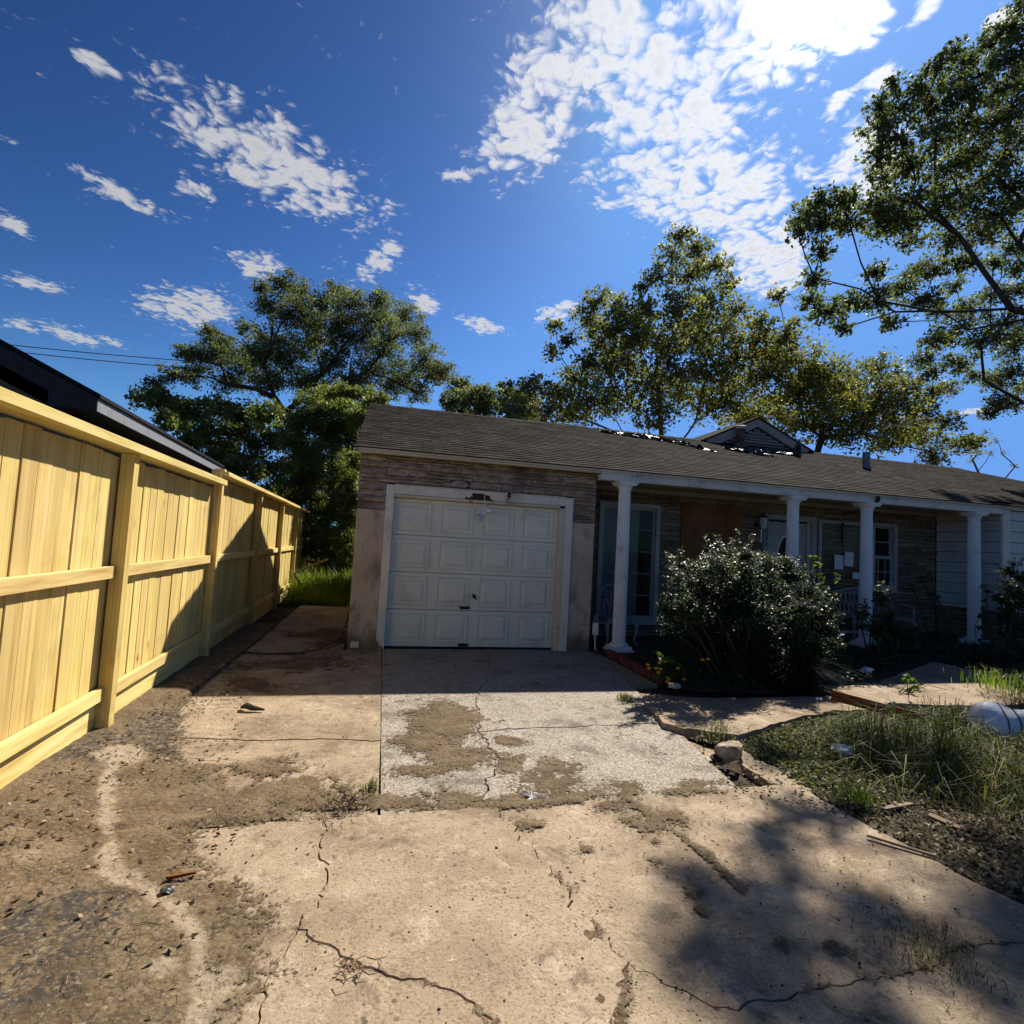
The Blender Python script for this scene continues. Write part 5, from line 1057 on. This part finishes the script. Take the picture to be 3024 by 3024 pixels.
b0 = onY(300+970/1.61, 1160, 25); tree('oak_tree', (b0[0], 25, -.04), oak, (.11, .062), 'oak_leaf', 'bark', 'large dark spreading live oak behind the side yard', cov=1.15, clumps=56, trunk_r=.34, seed=3, spread=.15, lean_top=(b0[0]-.2, 25, 5.2), fork=.5)
# lower trees in front of it
lt = cl(300, 700, 1.61, 21, [(190, 760, 60), (270, 770, 60), (330, 800, 80), (430, 830, 90), (560, 820, 80), (680, 850, 90), (800, 850, 80), (400, 940, 110), (560, 950, 110), (720, 970, 110), (520, 1080, 110), (680, 1100, 110), (830, 1100, 100), (640, 1220, 100), (800, 1250, 100), (880, 1330, 90), (330, 880, 70), (860, 950, 80), (480, 1180, 90)], 1.2, 2, 1.15)
b0 = onY(300+640/1.61, 1400, 21.5); tree('hackberry_tree', (b0[0], 21.5, -.04), lt, (.13, .085), 'thicket_leaf', 'bark', 'dark leafy tree below the big oak, behind the new fence', cov=2.0, clumps=40, trunk_r=.18, seed=4, spread=.17)
# dense thicket beside the garage
th = cl(300, 700, 1.61, 17, [(1090, 760, 70), (1160, 740, 60), (1250, 760, 55), (1310, 770, 55), (1020, 800, 80), (1130, 850, 90), (1230, 850, 75), (960, 880, 80), (1060, 930, 100), (1180, 960, 90), (930, 1000, 90), (1050, 1060, 100), (1160, 1080, 90), (960, 1140, 90), (1080, 1180, 100), (1180, 1200, 80), (1000, 1270, 90), (1110, 1300, 90), (1180, 1340, 70), (1060, 1400, 80), (1150, 1440, 70), (1170, 1540, 50), (1090, 1500, 55), (900, 1230, 70), (950, 1360, 60), (1225, 950, 60), (1225, 1050, 60), (1215, 1150, 60), (1210, 1260, 60), (1205, 1360, 60), (1200, 1450, 55), (1195, 1530, 50), (1120, 1580, 60), (1040, 1560, 60), (1180, 1600, 45), (1000, 1480, 60), (1260, 820, 60), (1290, 800, 50)], .6, 5, 1.25)
tree('privet_thicket', (-.95, 17, -.04), th, (.085, .042), 'thicket_leaf', 'bark', 'tall glossy-leaved privet thicket hard by the garage gable', cov=2.3, clumps=40, trunk_r=.08, seed=6, spread=.16, twig_r=.009, fork=.15, flat=.35)
# trees right of the oak, behind the garage ridge
st = cl(300, 700, 1.61, 23, [(1700, 720, 70), (1660, 790, 60), (1760, 770, 70), (1830, 760, 65), (1810, 830, 60), (1900, 790, 60), (1930, 730, 50), (1720, 840, 60), (2010, 780, 60), (2000, 840, 70)], .8, 8, 1.3)
b0 = onY(300+1800/1.61, 1300, 23); tree('elm_tree', (b0[0], 23, -.04), st, (.13, .09), 'oak_leaf', 'bark', 'rounded green tree rising just behind the garage ridge', cov=1.6, clumps=36, trunk_r=.16, seed=9, spread=.17)
# sycamore and maple behind the house
sy = cl(1500, 600, 1.268, 20, [(650, 120, 42), (705, 165, 52), (610, 195, 52), (565, 280, 52), (680, 270, 68), (775, 235, 52), (820, 300, 40), (500, 310, 34), (335, 365, 52), (415, 385, 55), (300, 445, 62), (400, 470, 80), (175, 460, 34), (165, 560, 34), (220, 520, 36), (480, 420, 55), (645, 390, 80), (755, 370, 68), (560, 500, 75), (450, 580, 85), (370, 620, 75), (300, 600, 58), (600, 600, 95), (700, 520, 95), (800, 470, 72), (650, 700, 95), (520, 700, 85), (400, 720, 85), (750, 640, 90), (300, 740, 80), (200, 720, 70), (120, 690, 45), (60, 690, 55), (40, 780, 75), (150, 780, 70), (240, 790, 70), (560, 780, 80), (780, 760, 80), (480, 500, 60), (530, 400, 50), (720, 450, 80), (860, 400, 50), (350, 520, 60), (250, 650, 60)], 1.3, 12, 1.35)
b0 = onY(1500+640/1.268, 1330, 20); tree('sycamore_tree', (b0[0], 20.3, -.04), sy, (.14, .11), 'sycamore_leaf', 'pale_bark', 'tall airy sycamore with yellowing leaves behind the roof ridge', cov=.85, clumps=52, trunk_r=.17, seed=13, spread=.15, twig_r=.011, fork=.3)
mp_ = cl(1500, 600, 1.268, 19, [(950, 440, 45), (1010, 350, 34), (930, 520, 75), (1040, 500, 70), (860, 580, 85), (850, 700, 95), (970, 640, 95), (1090, 590, 85), (1080, 710, 95), (1190, 640, 75), (1180, 740, 85), (1290, 660, 72), (1280, 760, 85), (1395, 620, 58), (1400, 720, 80), (1490, 680, 58), (1450, 820, 80), (1550, 780, 55), (1590, 700, 48), (1650, 690, 34), (1330, 860, 75), (1550, 880, 62), (1640, 820, 46), (1690, 900, 50), (1200, 850, 75), (1750, 900, 36), (1430, 900, 60), (1600, 950, 50), (900, 800, 90), (1010, 780, 90), (1110, 830, 80), (1000, 570, 70), (1130, 660, 70), (1240, 700, 70), (1350, 790, 70), (1480, 750, 60), (1500, 850, 60)], 1.2, 15, 1.35)
b0 = onY(1500+1080/1.268, 1360, 19); tree('maple_tree', (b0[0], 19.2, -.04), mp_, (.135, .105), 'maple_leaf', 'bark', 'wide yellow-green maple behind the dormer gable', cov=.85, clumps=52, trunk_r=.16, seed=16, spread=.15, twig_r=.010, fork=.3)
# nearly bare tree far right
bt = cl(1500, 600, 1.268, 24, [(1760, 880, 25), (1790, 860, 22), (1830, 890, 22), (1810, 930, 22), (1770, 940, 24), (1850, 940, 18), (1740, 960, 22), (1900, 985, 16)], .5, 18)
tree('bare_tree', (onY(1500+1820/1.268, 1420, 24)[0], 24, -.04), bt, (.10, .07), 'maple_leaf', 'pale_bark', 'thin nearly bare tree beyond the hipped end of the roof', cov=.22, clumps=9, trunk_r=.10, seed=19, twig_r=.011)
# foreground oak limbs reaching in from the right
ROL_ = [(880, 230, 45), (820, 285, 55), (925, 265, 45), (620, 360, 36), (720, 385, 62), (830, 370, 62), (555, 470, 52), (650, 480, 78), (780, 470, 78), (555, 560, 70), (640, 610, 80), (560, 690, 62), (1050, 200, 72), (1130, 120, 75), (1150, 250, 82), (1000, 330, 72), (930, 420, 80), (1080, 400, 90), (900, 560, 80), (1050, 540, 90), (1150, 480, 85), (800, 620, 80), (700, 730, 80), (580, 780, 60), (850, 740, 90), (950, 670, 80), (1100, 680, 90), (1000, 790, 90), (1130, 830, 85), (700, 880, 90), (560, 890, 70), (400, 880, 70), (285, 885, 62), (225, 945, 60), (195, 1015, 42), (300, 990, 78), (420, 970, 78), (540, 980, 80), (650, 970, 88), (800, 920, 90), (930, 910, 80), (1080, 940, 90), (1000, 1020, 80), (860, 1060, 66), (1120, 1090, 70), (700, 1060, 48), (300, 1110, 50), (270, 1220, 52), (250, 1320, 52), (330, 1370, 68), (420, 1330, 68), (395, 1440, 42), (550, 1320, 68), (600, 1415, 50), (650, 1270, 66), (720, 1190, 60), (800, 1180, 55), (750, 1325, 68), (815, 1370, 48), (540, 1195, 50), (885, 1250, 42), (900, 1150, 42), (960, 1160, 48), (1060, 1160, 42), (1150, 1180, 46), (1160, 1280, 52), (1050, 1290, 50), (950, 1350, 58), (880, 1450, 66), (800, 1495, 58), (745, 1580, 48), (780, 1635, 40), (900, 1590, 58), (960, 1655, 32), (1000, 1495, 76), (1100, 1420, 78), (1150, 1520, 72), (1130, 1640, 68), (1050, 1670, 50), (1060, 1770, 48), (1030, 1815, 34), (1130, 1770, 52), (1180, 20, 55), (1230, 330, 90), (1240, 600, 90), (1250, 900, 90), (1250, 1150, 70), (1260, 1450, 80), (1240, 1700, 70)]
ro = cl(2224, 0, 1.486, 7.0, [(x, y, r, 7.0+2.6*float(sstep(350, 750, x))*float(sstep(900, 1250, y))+.8*float(sstep(500, 1100, x))) for x, y, r in ROL_], .5, 21, 1.32)
rgx = np.random.default_rng(4)
for k in range(34): ro.append((np.array((rgx.uniform(10.5, 15), rgx.uniform(1, 7.5), rgx.uniform(5.5, 11.5))), rgx.uniform(.45, .7)))  # unseen crown clusters added to cast shade on the foreground and lawn
tree('oak_tree', (12.3, 4.2, 0), ro, (.075, .046), 'oak_leaf_near', 'bark', 'dark oak whose leafy limbs overhang the porch roof and lawn', cov=1.0, clumps=50, trunk_r=.18, seed=23, spread=.15, lean_top=(11.4, 5.4, 6.6), fork=.45, twig_r=.006)

# shrubs
def shrub(name, base, clusters, leaf, leafm, label, cov=1.5, seed=1, clumps=12, flat=.35, cat='shrub', spread=.25, stem=.012, group=None, shoots=0, shoot_l=.3):
    rg = np.random.default_rng(seed); root = thing(name, base, label, cat, group); base = np.asarray(base, float)
    P, tw = crown(clusters, rg, leaf, cov, clumps, spread, flat)
    b = MB(); ex = []; zc = np.mean([c[2] for c, r in clusters])
    for k in range(shoots):                      # young shoots that break the outline
        c, r = clusters[rg.integers(len(clusters))]; o_ = c-np.array([base[0], base[1], zc]); d = np.array([o_[0]*.6, o_[1]*.6, .5+abs(rg.normal())*.3])+rg.normal(size=3)*.22; d /= np.linalg.norm(d); l = shoot_l*rg.uniform(.6, 1.3); a = c+d*r*.5
        b.tube([a, a+d*l], [stem*.4, stem*.15], 3, False)
        t = rg.uniform(.25, 1.02, int(l/leaf[0]*7)); ex.append(a+d*(t*l)[:, None]+rg.normal(size=(len(t), 3))*leaf[0]*.42)
    if ex: P = np.concatenate([P]+ex)
    P = P[P[:, 2] > base[2]+.02]
    for (c, r) in clusters:
        s0 = base+np.array([rg.normal()*.09, rg.normal()*.09, 0]); m = (s0+c)/2+np.array([rg.normal()*.05, rg.normal()*.05, .08]); b.tube([s0, m, c], [stem*1.3, stem, stem*.6], 5, False)
    for a, q in tw: b.tube([a, q], [stem*.5, stem*.25], 3, False)
    b.build('stems', 'bark', root, recalc=False); V, F = leaf_quads(P, leaf[0], leaf[1], rg, flat, 0, .06); from_np('foliage', V, F, leafm, root); return root
z3 = (1720, 1150, 2.196)
sb = cl(*z3, 5.85, [(890, 1040, 35), (840, 1100, 60), (960, 1090, 70), (1060, 1080, 55), (1020, 1040, 30), (760, 1190, 90), (900, 1180, 110), (1050, 1170, 110), (1180, 1130, 90), (1300, 1130, 70), (650, 1260, 70), (800, 1300, 120), (980, 1300, 130), (1150, 1280, 130), (1300, 1250, 100), (1390, 1230, 60), (600, 1400, 60), (560, 1450, 40), (720, 1430, 110), (900, 1440, 130), (1080, 1430, 130), (1250, 1400, 120), (1370, 1380, 80), (640, 1520, 70), (780, 1560, 110), (960, 1580, 130), (1140, 1560, 130), (1300, 1540, 110), (700, 1660, 80), (850, 1700, 100), (1030, 1700, 110), (1200, 1690, 110), (1340, 1660, 80), (900, 1800, 80), (1080, 1800, 90), (640, 1140, 35), (610, 1180, 35), (1450, 1320, 70), (1440, 1440, 80), (1480, 1540, 70), (1420, 1600, 80), (1440, 1720, 70), (1530, 1360, 55), (1560, 1450, 65), (1590, 1550, 65), (1600, 1650, 60), (1520, 1680, 80), (560, 1560, 60), (600, 1640, 60)], .25, 31, 1.12)
shrub('holly_shrub', (4.3, 5.9, .03), sb, (.042, .021), 'shrub_leaf', 'big rounded dark glossy-leaved shrub in front of the porch', cov=2.2, seed=32, clumps=20, flat=.68, spread=.32, shoots=90, shoot_l=.21)
z4 = (2324, 1200, 2.147)
s2 = cl(*z4, 6.5, [(480, 1330, 40), (600, 1230, 50), (640, 1330, 60), (560, 1420, 60), (680, 1420, 70), (780, 1430, 50), (600, 1520, 70), (720, 1510, 70), (800, 1500, 40), (640, 1600, 60), (740, 1590, 50), (580, 1190, 30), (470, 1390, 35), (660, 1680, 50)], .2, 34)
shrub('small_shrub', (7.2, 6.5, .10), s2, (.06, .026), 'shrub_leaf', 'small upright glossy shrub before the column beside the storm door', cov=2.2, seed=35, clumps=14, flat=.6, shoots=26, shoot_l=.22)
s3 = cl(*z4, 6.4, [(1440, 1060, 60), (1490, 1100, 70), (1400, 1130, 60), (1450, 1190, 80), (1380, 1220, 50), (1340, 1210, 30), (1490, 1250, 90), (1420, 1330, 70), (1490, 1400, 90), (1400, 1450, 60), (1380, 1560, 60), (1470, 1560, 80), (1350, 1660, 60), (1430, 1680, 70), (1290, 1690, 45), (1500, 1680, 80), (1560, 1150, 80), (1560, 1400, 90), (1580, 1620, 90)], .2, 36)
shrub('nandina_shrub', (9.6, 6.4, .14), s3, (.055, .022), 'shrub_leaf', 'tall feathery shrub against the siding wing, yellow-green low down', cov=1.7, seed=37, clumps=12, flat=.6, shoots=30, shoot_l=.25)
wd = cl(*z4, 6.3, [(185, 960, 30), (200, 1010, 34), (175, 1070, 36), (220, 1090, 30), (190, 1130, 30), (320, 1075, 26), (300, 1110, 20)], .08, 38)
shrub('broadleaf_weed', (5.65, 6.3, .07), wd, (.12, .07), 'weed_leaf', 'bright broad-leaved weed standing up out of the big shrub', cov=1.0, seed=39, clumps=5, flat=.6, cat='weed', stem=.007)
sp_ = cl(*z4, 7.1, [(880, 1095, 30), (840, 1085, 20), (910, 1060, 20), (800, 1150, 30), (900, 1200, 30), (960, 1210, 18), (860, 1120, 25)], .08, 40)
shrub('sapling', (9.35, 7.1, .16), sp_, (.075, .035), 'shrub_leaf', 'thin leaning sapling before the siding corner', cov=.8, seed=41, clumps=6, flat=.7, cat='sapling', stem=.010)
vn = cl(*z4, 7.35, [(1180, 1520, 26), (1160, 1560, 40), (1210, 1480, 22), (1240, 1560, 40), (1120, 1580, 40), (1270, 1180, 14), (1255, 1230, 16), (1240, 1280, 18), (1225, 1330, 18), (1215, 1400, 18)], .06, 42)
shrub('ivy_vine', (10.6, 7.35, .19), vn, (.07, .05), 'shrub_leaf', 'dark vine climbing beside the column next to the siding wing', cov=1.0, seed=43, clumps=7, cat='vine', stem=.007)
# lantana with orange flower heads
la = cl(1760, 1750, 2.415, 5.85, [(470, 460, 40), (520, 480, 40), (440, 520, 50), (540, 540, 50), (480, 580, 50), (400, 560, 35), (390, 620, 30), (560, 600, 45), (620, 600, 40), (440, 430, 25), (580, 500, 35), (650, 660, 35)], .1, 45)
lan = shrub('lantana_plant', (3.5, 5.85, .02), la, (.055, .03), 'weed_leaf', 'small lantana bush dotted with orange flower heads by the driveway', cov=.75, seed=46, clumps=7, cat='plant', stem=.005)
for (x, y) in ((370, 515), (380, 540), (430, 540), (445, 570), (455, 500), (490, 490), (510, 610), (520, 620), (508, 635), (630, 620), (585, 540), (760, 480), (800, 475), (460, 545)):
    p = onY(1760+x/2.415, 1750+y/2.415, 5.72); f = MB().lathe([(.004, -.016), (.02, -.008), (.025, .004), (.017, .014), (.004, .018)], tuple(p), 9); f.build('flower', 'orange_petal', lan, smooth=True)

# blades of grass
def blades(name, P, ln, wd_, m, seed, kind='stuff', lean=.5, parent=None, **kw):
    rg = np.random.default_rng(seed); n = len(P); a = rg.uniform(0, 2*math.pi, n); d = np.stack([np.cos(a), np.sin(a), np.zeros(n)], -1); s = np.stack([-np.sin(a), np.cos(a), np.zeros(n)], -1)*wd_/2
    L_ = (ln*rg.uniform(.45, 1.3, n))[:, None]; le = rg.uniform(.1, 1, n)[:, None]*lean; up = np.array([0, 0, 1.0])
    m1 = P+L_*(up*.55+d*le*.25); tp = P+L_*(up*(1-.55*le)*.95+d*le*.95)
    V = np.empty((n, 5, 3)); V[:, 0] = P-s; V[:, 1] = P+s; V[:, 2] = m1+s*.8; V[:, 3] = m1-s*.8; V[:, 4] = tp
    b = (np.arange(n)*5)[:, None]; F = [tuple(q) for q in (b+np.array([0, 1, 2, 3]))]+[tuple(q) for q in (b+np.array([3, 2, 4]))]
    return from_np(name, V.reshape(-1, 3), F, m, parent, kind=kind, **kw)
def scatter(poly, n, rg, dens=None):
    lo, hi = poly.min(0), poly.max(0); out = []
    while sum(len(q) for q in out) < n:
        q = rg.uniform(lo, hi, (n*2, 2)); k = inpoly(q[:, 0], q[:, 1], poly)
        if dens is not None: k &= rg.random(len(q)) < dens(q[:, 0], q[:, 1])
        out.append(q[k])
    return np.concatenate(out)[:n]
rg = np.random.default_rng(50)
LW = LAWN.copy(); LW[:, 0] = np.minimum(LW[:, 0], 9.5); LW[:, 1] = np.maximum(LW[:, 1], 1.6)
def edge_d(x, y): return np.clip((x-np.interp(y, [1.6, 2.2, 3.0, 3.4, 4.0, 4.4], [4.6, 4.05, 3.2, 2.85, 3.3, 4.0]))/.95, 0, 1)
den = lambda x, y: np.clip(.05+1.1*edge_d(x, y)*(.65+1.3*fbm(x, y, 1.4, 3)), .03, 1)
q = scatter(LW, 42000, rg, den); P = np.stack([q[:, 0], q[:, 1], lawn_z(q[:, 0], q[:, 1])-.01], -1)
lnm = .06+.20*edge_d(q[:, 0], q[:, 1])*np.clip(.6+1.6*fbm(q[:, 0], q[:, 1], 1.1, 3), .3, 1.6)
lnm = lnm*(1-.55*np.exp(-((q[:, 0]-5.75)/.75)**2-((q[:, 1]-3.75)/.45)**2))*(1-.6*np.exp(-((q[:, 0]-5.15)/.55)**2-((q[:, 1]-4.45)/.40)**2))      # flattened round the sack and the plank
blades('grass', P, lnm*rg.choice([.5, .7, 1.0, 1.7], len(lnm)), .007, 'grass_blade', 51, lean=1.6, label='long unmown green grass of the front lawn', cat='grass')
q = scatter(LW, 16000, rg, lambda x, y: np.clip(1.1-edge_d(x, y)*.8, .0, 1)*sstep(2.6, 3.6, y)); P = np.stack([q[:, 0], q[:, 1], lawn_z(q[:, 0], q[:, 1])+rg.uniform(.0, .06, len(q))], -1)
V, F = leaf_quads(P, .035, .022, rg, .7); from_np('clover', V, F, 'weed_leaf', kind='stuff', label='low small-leaved ground cover creeping along the lawn edge', cat='ground cover') if False else from_np('ground_cover', V, F, 'grass_blade', kind='stuff', label='low small-leaved ground cover creeping along the lawn edge', cat='ground cover')
q = scatter(LW, 9000, rg, lambda x, y: np.clip(1.25-edge_d(x, y)*1.25, .06, 1)); P = np.stack([q[:, 0], q[:, 1], lawn_z(q[:, 0], q[:, 1])+rg.uniform(.004, .02, len(q))], -1)
q2 = scatter(np.array([(2.3, 3.1), (4.3, 1.6), (4.9, 1.6), (3.4, 3.3), (2.9, 4.2), (2.6, 4.2)]), 900, rg); P2 = np.stack([q2[:, 0], q2[:, 1], np.full(len(q2), .03)], -1)
V, F = leaf_quads(np.concatenate([P, P2]), .036, .017, rg, .8, 0, .15); from_np('leaf_litter', V, F, 'litter_leaf', kind='stuff', label='brown dry leaf litter along the edge of the concrete', cat='leaf litter')
# litter on the mud at the left, mostly along the fence
ql = scatter(np.array([(-1.75, 7.0), (-1.35, 7.0), (-.9, 4.4), (-.6, 3.2), (-.5, 1.2), (-1.75, 1.2)]), 900, rg, lambda x, y: np.clip(.25+.9*sstep(-1.1, -1.7, x)+1.2*fbm(x, y, 3, 3), 0.03, 1))
def surf(x, y): return np.maximum(dirt_h(x, y), .024)
P = np.stack([ql[:, 0], ql[:, 1], surf(ql[:, 0], ql[:, 1])+.005], -1); V, F = leaf_quads(P, .032, .016, rg, .8, 0, .2); from_np('mud_litter', V, F, 'litter_leaf', kind='stuff', label='bits of bark and dead leaf strewn on the mud by the fence', cat='leaf litter')
# straw and twigs
tw = MB()
for k in range(90):
    x = rg.uniform(-1.7, -.45); y = rg.uniform(1.7, 5.2); a = rg.uniform(0, 6.28); l = rg.uniform(.04, .16); z = float(surf(np.array(x), np.array(y)))+.006
    tw.tube([(x, y, z), (x+l*.5*math.cos(a), y+l*.5*math.sin(a), z+.002), (x+l*math.cos(a+.2), y+l*math.sin(a+.2), z+.002)], [.0014, .0014, .0006], 4)
tw.build('straw', 'chip_wood', None, kind='stuff', recalc=False, label='thin pale straw and twigs scattered over the mud', cat='straw')
pb = MB()
for k in range(420):
    x = rg.uniform(-.7, 3.4); y = rg.uniform(1.5, 3.0) if rg.random() < .75 else rg.uniform(3, 5.4); r = rg.uniform(.002, .0055)*(1.5 if rg.random() < .08 else 1); z = (.026 if y < 3.05 else .008)+r*.3
    pb.lathe([(r*.5, -r*.5), (r, 0), (r*.8, r*.5), (r*.2, r*.7)], (x, y, z), 6, rf=lambda j, z_: 1+.25*math.sin(j*2.3+k))
pb.build('pebbles', 'pebble', None, recalc=False, kind='stuff', label='tiny dark crumbs of asphalt and bark over the concrete', cat='pebbles')
# pale fallen leaves one can count
for (x, y, l) in ((300, 1527, .07), (150, 1745, .05), (118, 1758, .05), (342, 1790, .035), (20, 1740, .06), (275, 1690, .04), (165, 1648, .04), (445, 1570, .05), (1010, 1460, .05), (200, 1745, .035), (640, 1360, .03), (405, 1605, .035)):
    p = g(x, y, .03); z = float(surf(np.array(p[0]), np.array(p[1]))); a = rg.uniform(0, 6.28); d = np.array([math.cos(a), math.sin(a)])*l/2; s = np.array([-d[1], d[0]])*.5; c = np.array([p[0], p[1]])*1.0; d = d*.6; s = s*.6
    pts = [(*(c-d), z+.008), (*(c-d*.4-s), z+.014), (*(c+d*.4-s*.9), z+.016), (*(c+d), z+.010), (*(c+d*.4+s*.9), z+.006), (*(c-d*.4+s), z+.005)]
    MB().add(pts+[(a_, b_, c_-.0015) for a_, b_, c_ in pts], [(0, 1, 2, 3, 4, 5), (11, 10, 9, 8, 7, 6)]).build('fallen_leaf', 'chip_wood', None, recalc=False, label='single pale bleached leaf lying on the driveway dirt', cat='leaf', group='pale fallen leaves on the driveway dirt')
# debris heap and dried sprays
def tangle(name, c, r, n, m, label, cat, seed, up=.06, rad=.0022):
    rn = np.random.default_rng(seed); b = MB()
    for k in range(n):
        p = np.array([c[0]+rn.normal()*r, c[1]+rn.normal()*r*.8, c[2]+abs(rn.normal())*up*.5]); a = rn.uniform(0, 6.28); l = rn.uniform(.025, .08)
        b.tube([p, p+np.array([math.cos(a)*l*.5, math.sin(a)*l*.5, rn.uniform(0, up*.5)]), p+np.array([math.cos(a+.4)*l, math.sin(a+.4)*l, rn.uniform(-.01, up*.3)])], [rad, rad, rad*.4], 4)
    return b.build(name, m, None, recalc=False, label=label, cat=cat, kind='stuff')
p = onZ(1010, 2405, .01); tangle('debris_heap', (p[0], p[1], .015), .06, 90, 'bark', 'dark heap of twigs and rotted leaves at the slab corner', 'debris', 1, .09)
p = onZ(1048, 2870, .03); tangle('debris_heap', (p[0], p[1], .03), .035, 16, 'chip_wood', 'small dark scrap of dead weed in the slab crack', 'debris', 2, .03)
p = onZ(1569, 2357, .01); rn = np.random.default_rng(3); b = MB()
for k in range(22): a = rn.uniform(0, 6.28); l = rn.uniform(.04, .10); b.tube([(p[0], p[1], .015), (p[0]+l*.6*math.cos(a), p[1]+l*.6*math.sin(a), .03), (p[0]+l*math.cos(a), p[1]+l*math.sin(a), .02)], [.0035, .003, .001], 4)
b.build('dried_weed', 'paper', None, recalc=False, label='bleached star-shaped dried weed on the mud before the garage', cat='weed')
# grass tufts in the joints, and the arching clump by the shrub
def tuft(name, c, n, r, ln, m, label, cat, seed, wd_=.006, lean=1.0, group=None):
    rn = np.random.default_rng(seed); P = np.stack([c[0]+rn.normal(size=n)*r, c[1]+rn.normal(size=n)*r, np.full(n, c[2])], -1); return blades(name, P, np.full(n, ln), wd_, m, seed+1, 'stuff', lean, None, label=label, cat=cat, group=group, base=True)
def tpx(x, y, z=.03): q = onZ(x, y, z); return (q[0], q[1], z)
tuft('grass_tuft', tpx(1900+1480/1.719, 1900+1560/1.719), 520, .10, .036, 'grass_blade', 'wide low tuft of grass growing in the cracked concrete', 'grass tuft', 61, .003, 1.9)
tuft('grass_tuft', tpx(1900+1080/1.719, 1900+800/1.719), 110, .05, .13, 'tall_grass', 'upright yellow-green grass tuft at the corner of the slab', 'grass tuft', 63)
tuft('grass_tuft', tpx(1760+850/2.415, 1750+1040/2.415, .0), 150, .08, .16, 'grass_blade', 'dry grass tuft below the lifted walk slab', 'grass tuft', 65)
tuft('grass_tuft', tpx(1760+215/2.415, 1750+765/2.415, .01), 120, .05, .08, 'grass_blade', 'tiny green tuft in the apron joint', 'grass tuft', 67)
tuft('grass_tuft', tpx(1095, 2335, .0), 40, .03, .09, 'grass_blade', 'wispy grass tuft at the foot of the driveway joint', 'grass tuft', 69)
tuft('liriope_clump', (4.72, 5.38, .02), 650, .10, .60, 'liriope_leaf', 'dark arching strap-leaved clump in front of the big shrub', 'grass clump', 71, .012, 1.25)
tuft('grass_tuft', tpx(2990, 2040, .1), 260, .22, .30, 'tall_grass', 'bright sunlit grass tuft at the foot of the feathery shrub', 'grass tuft', 73, .008)
w5 = cl(2400, 1850, 3.096, 5.3, [(900, 500, 50), (960, 560, 60), (880, 590, 50), (1000, 620, 60), (920, 640, 50), (1110, 610, 30), (1310, 600, 24), (880, 450, 30)], .1, 75)
shrub('leafy_weed', (6.0, 5.25, .03), w5, (.055, .04), 'weed_leaf', 'light green leafy weed growing at the walk behind the plank', cov=.8, seed=76, clumps=7, cat='weed', stem=.004)
# tall grass past the garage and undergrowth in the shaded bed
rgq = np.random.default_rng(80); n = 5200; x = rgq.uniform(-2.0, -.42, n); y = 12.4+rgq.random(n)**1.3*3.6; P = np.stack([x, y, np.full(n, -.03)], -1)
blades('tall_grass', P, .25+.55*sstep(12.3, 13.6, y)*(.6+.8*(fbm(x, y, 1.5, 3)+.4)), .016, 'tall_grass', 81, lean=1.0, label='tall bright grass filling the gap between fence and garage', cat='grass')
BD2 = BED.copy(); BD2[:, 1] = np.minimum(BD2[:, 1], 7.15); BD2[:, 0] = np.maximum(BD2[:, 0], 3.55)
q = scatter(BD2, 5200, rgq, lambda x, y: np.clip(.35+1.2*fbm(x, y, 1.2, 3)+.5*sstep(6, 9, x), .05, 1)); P = np.stack([q[:, 0], q[:, 1], .03+gz(q[:, 0], q[:, 1])+rgq.uniform(0, .16, len(q))**1.0], -1)
V, F = leaf_quads(P, .055, .03, rgq, .6, 0, .1); from_np('undergrowth', V, F, 'shrub_leaf', kind='stuff', label='low dark undergrowth in the shaded porch bed', cat='ground cover')
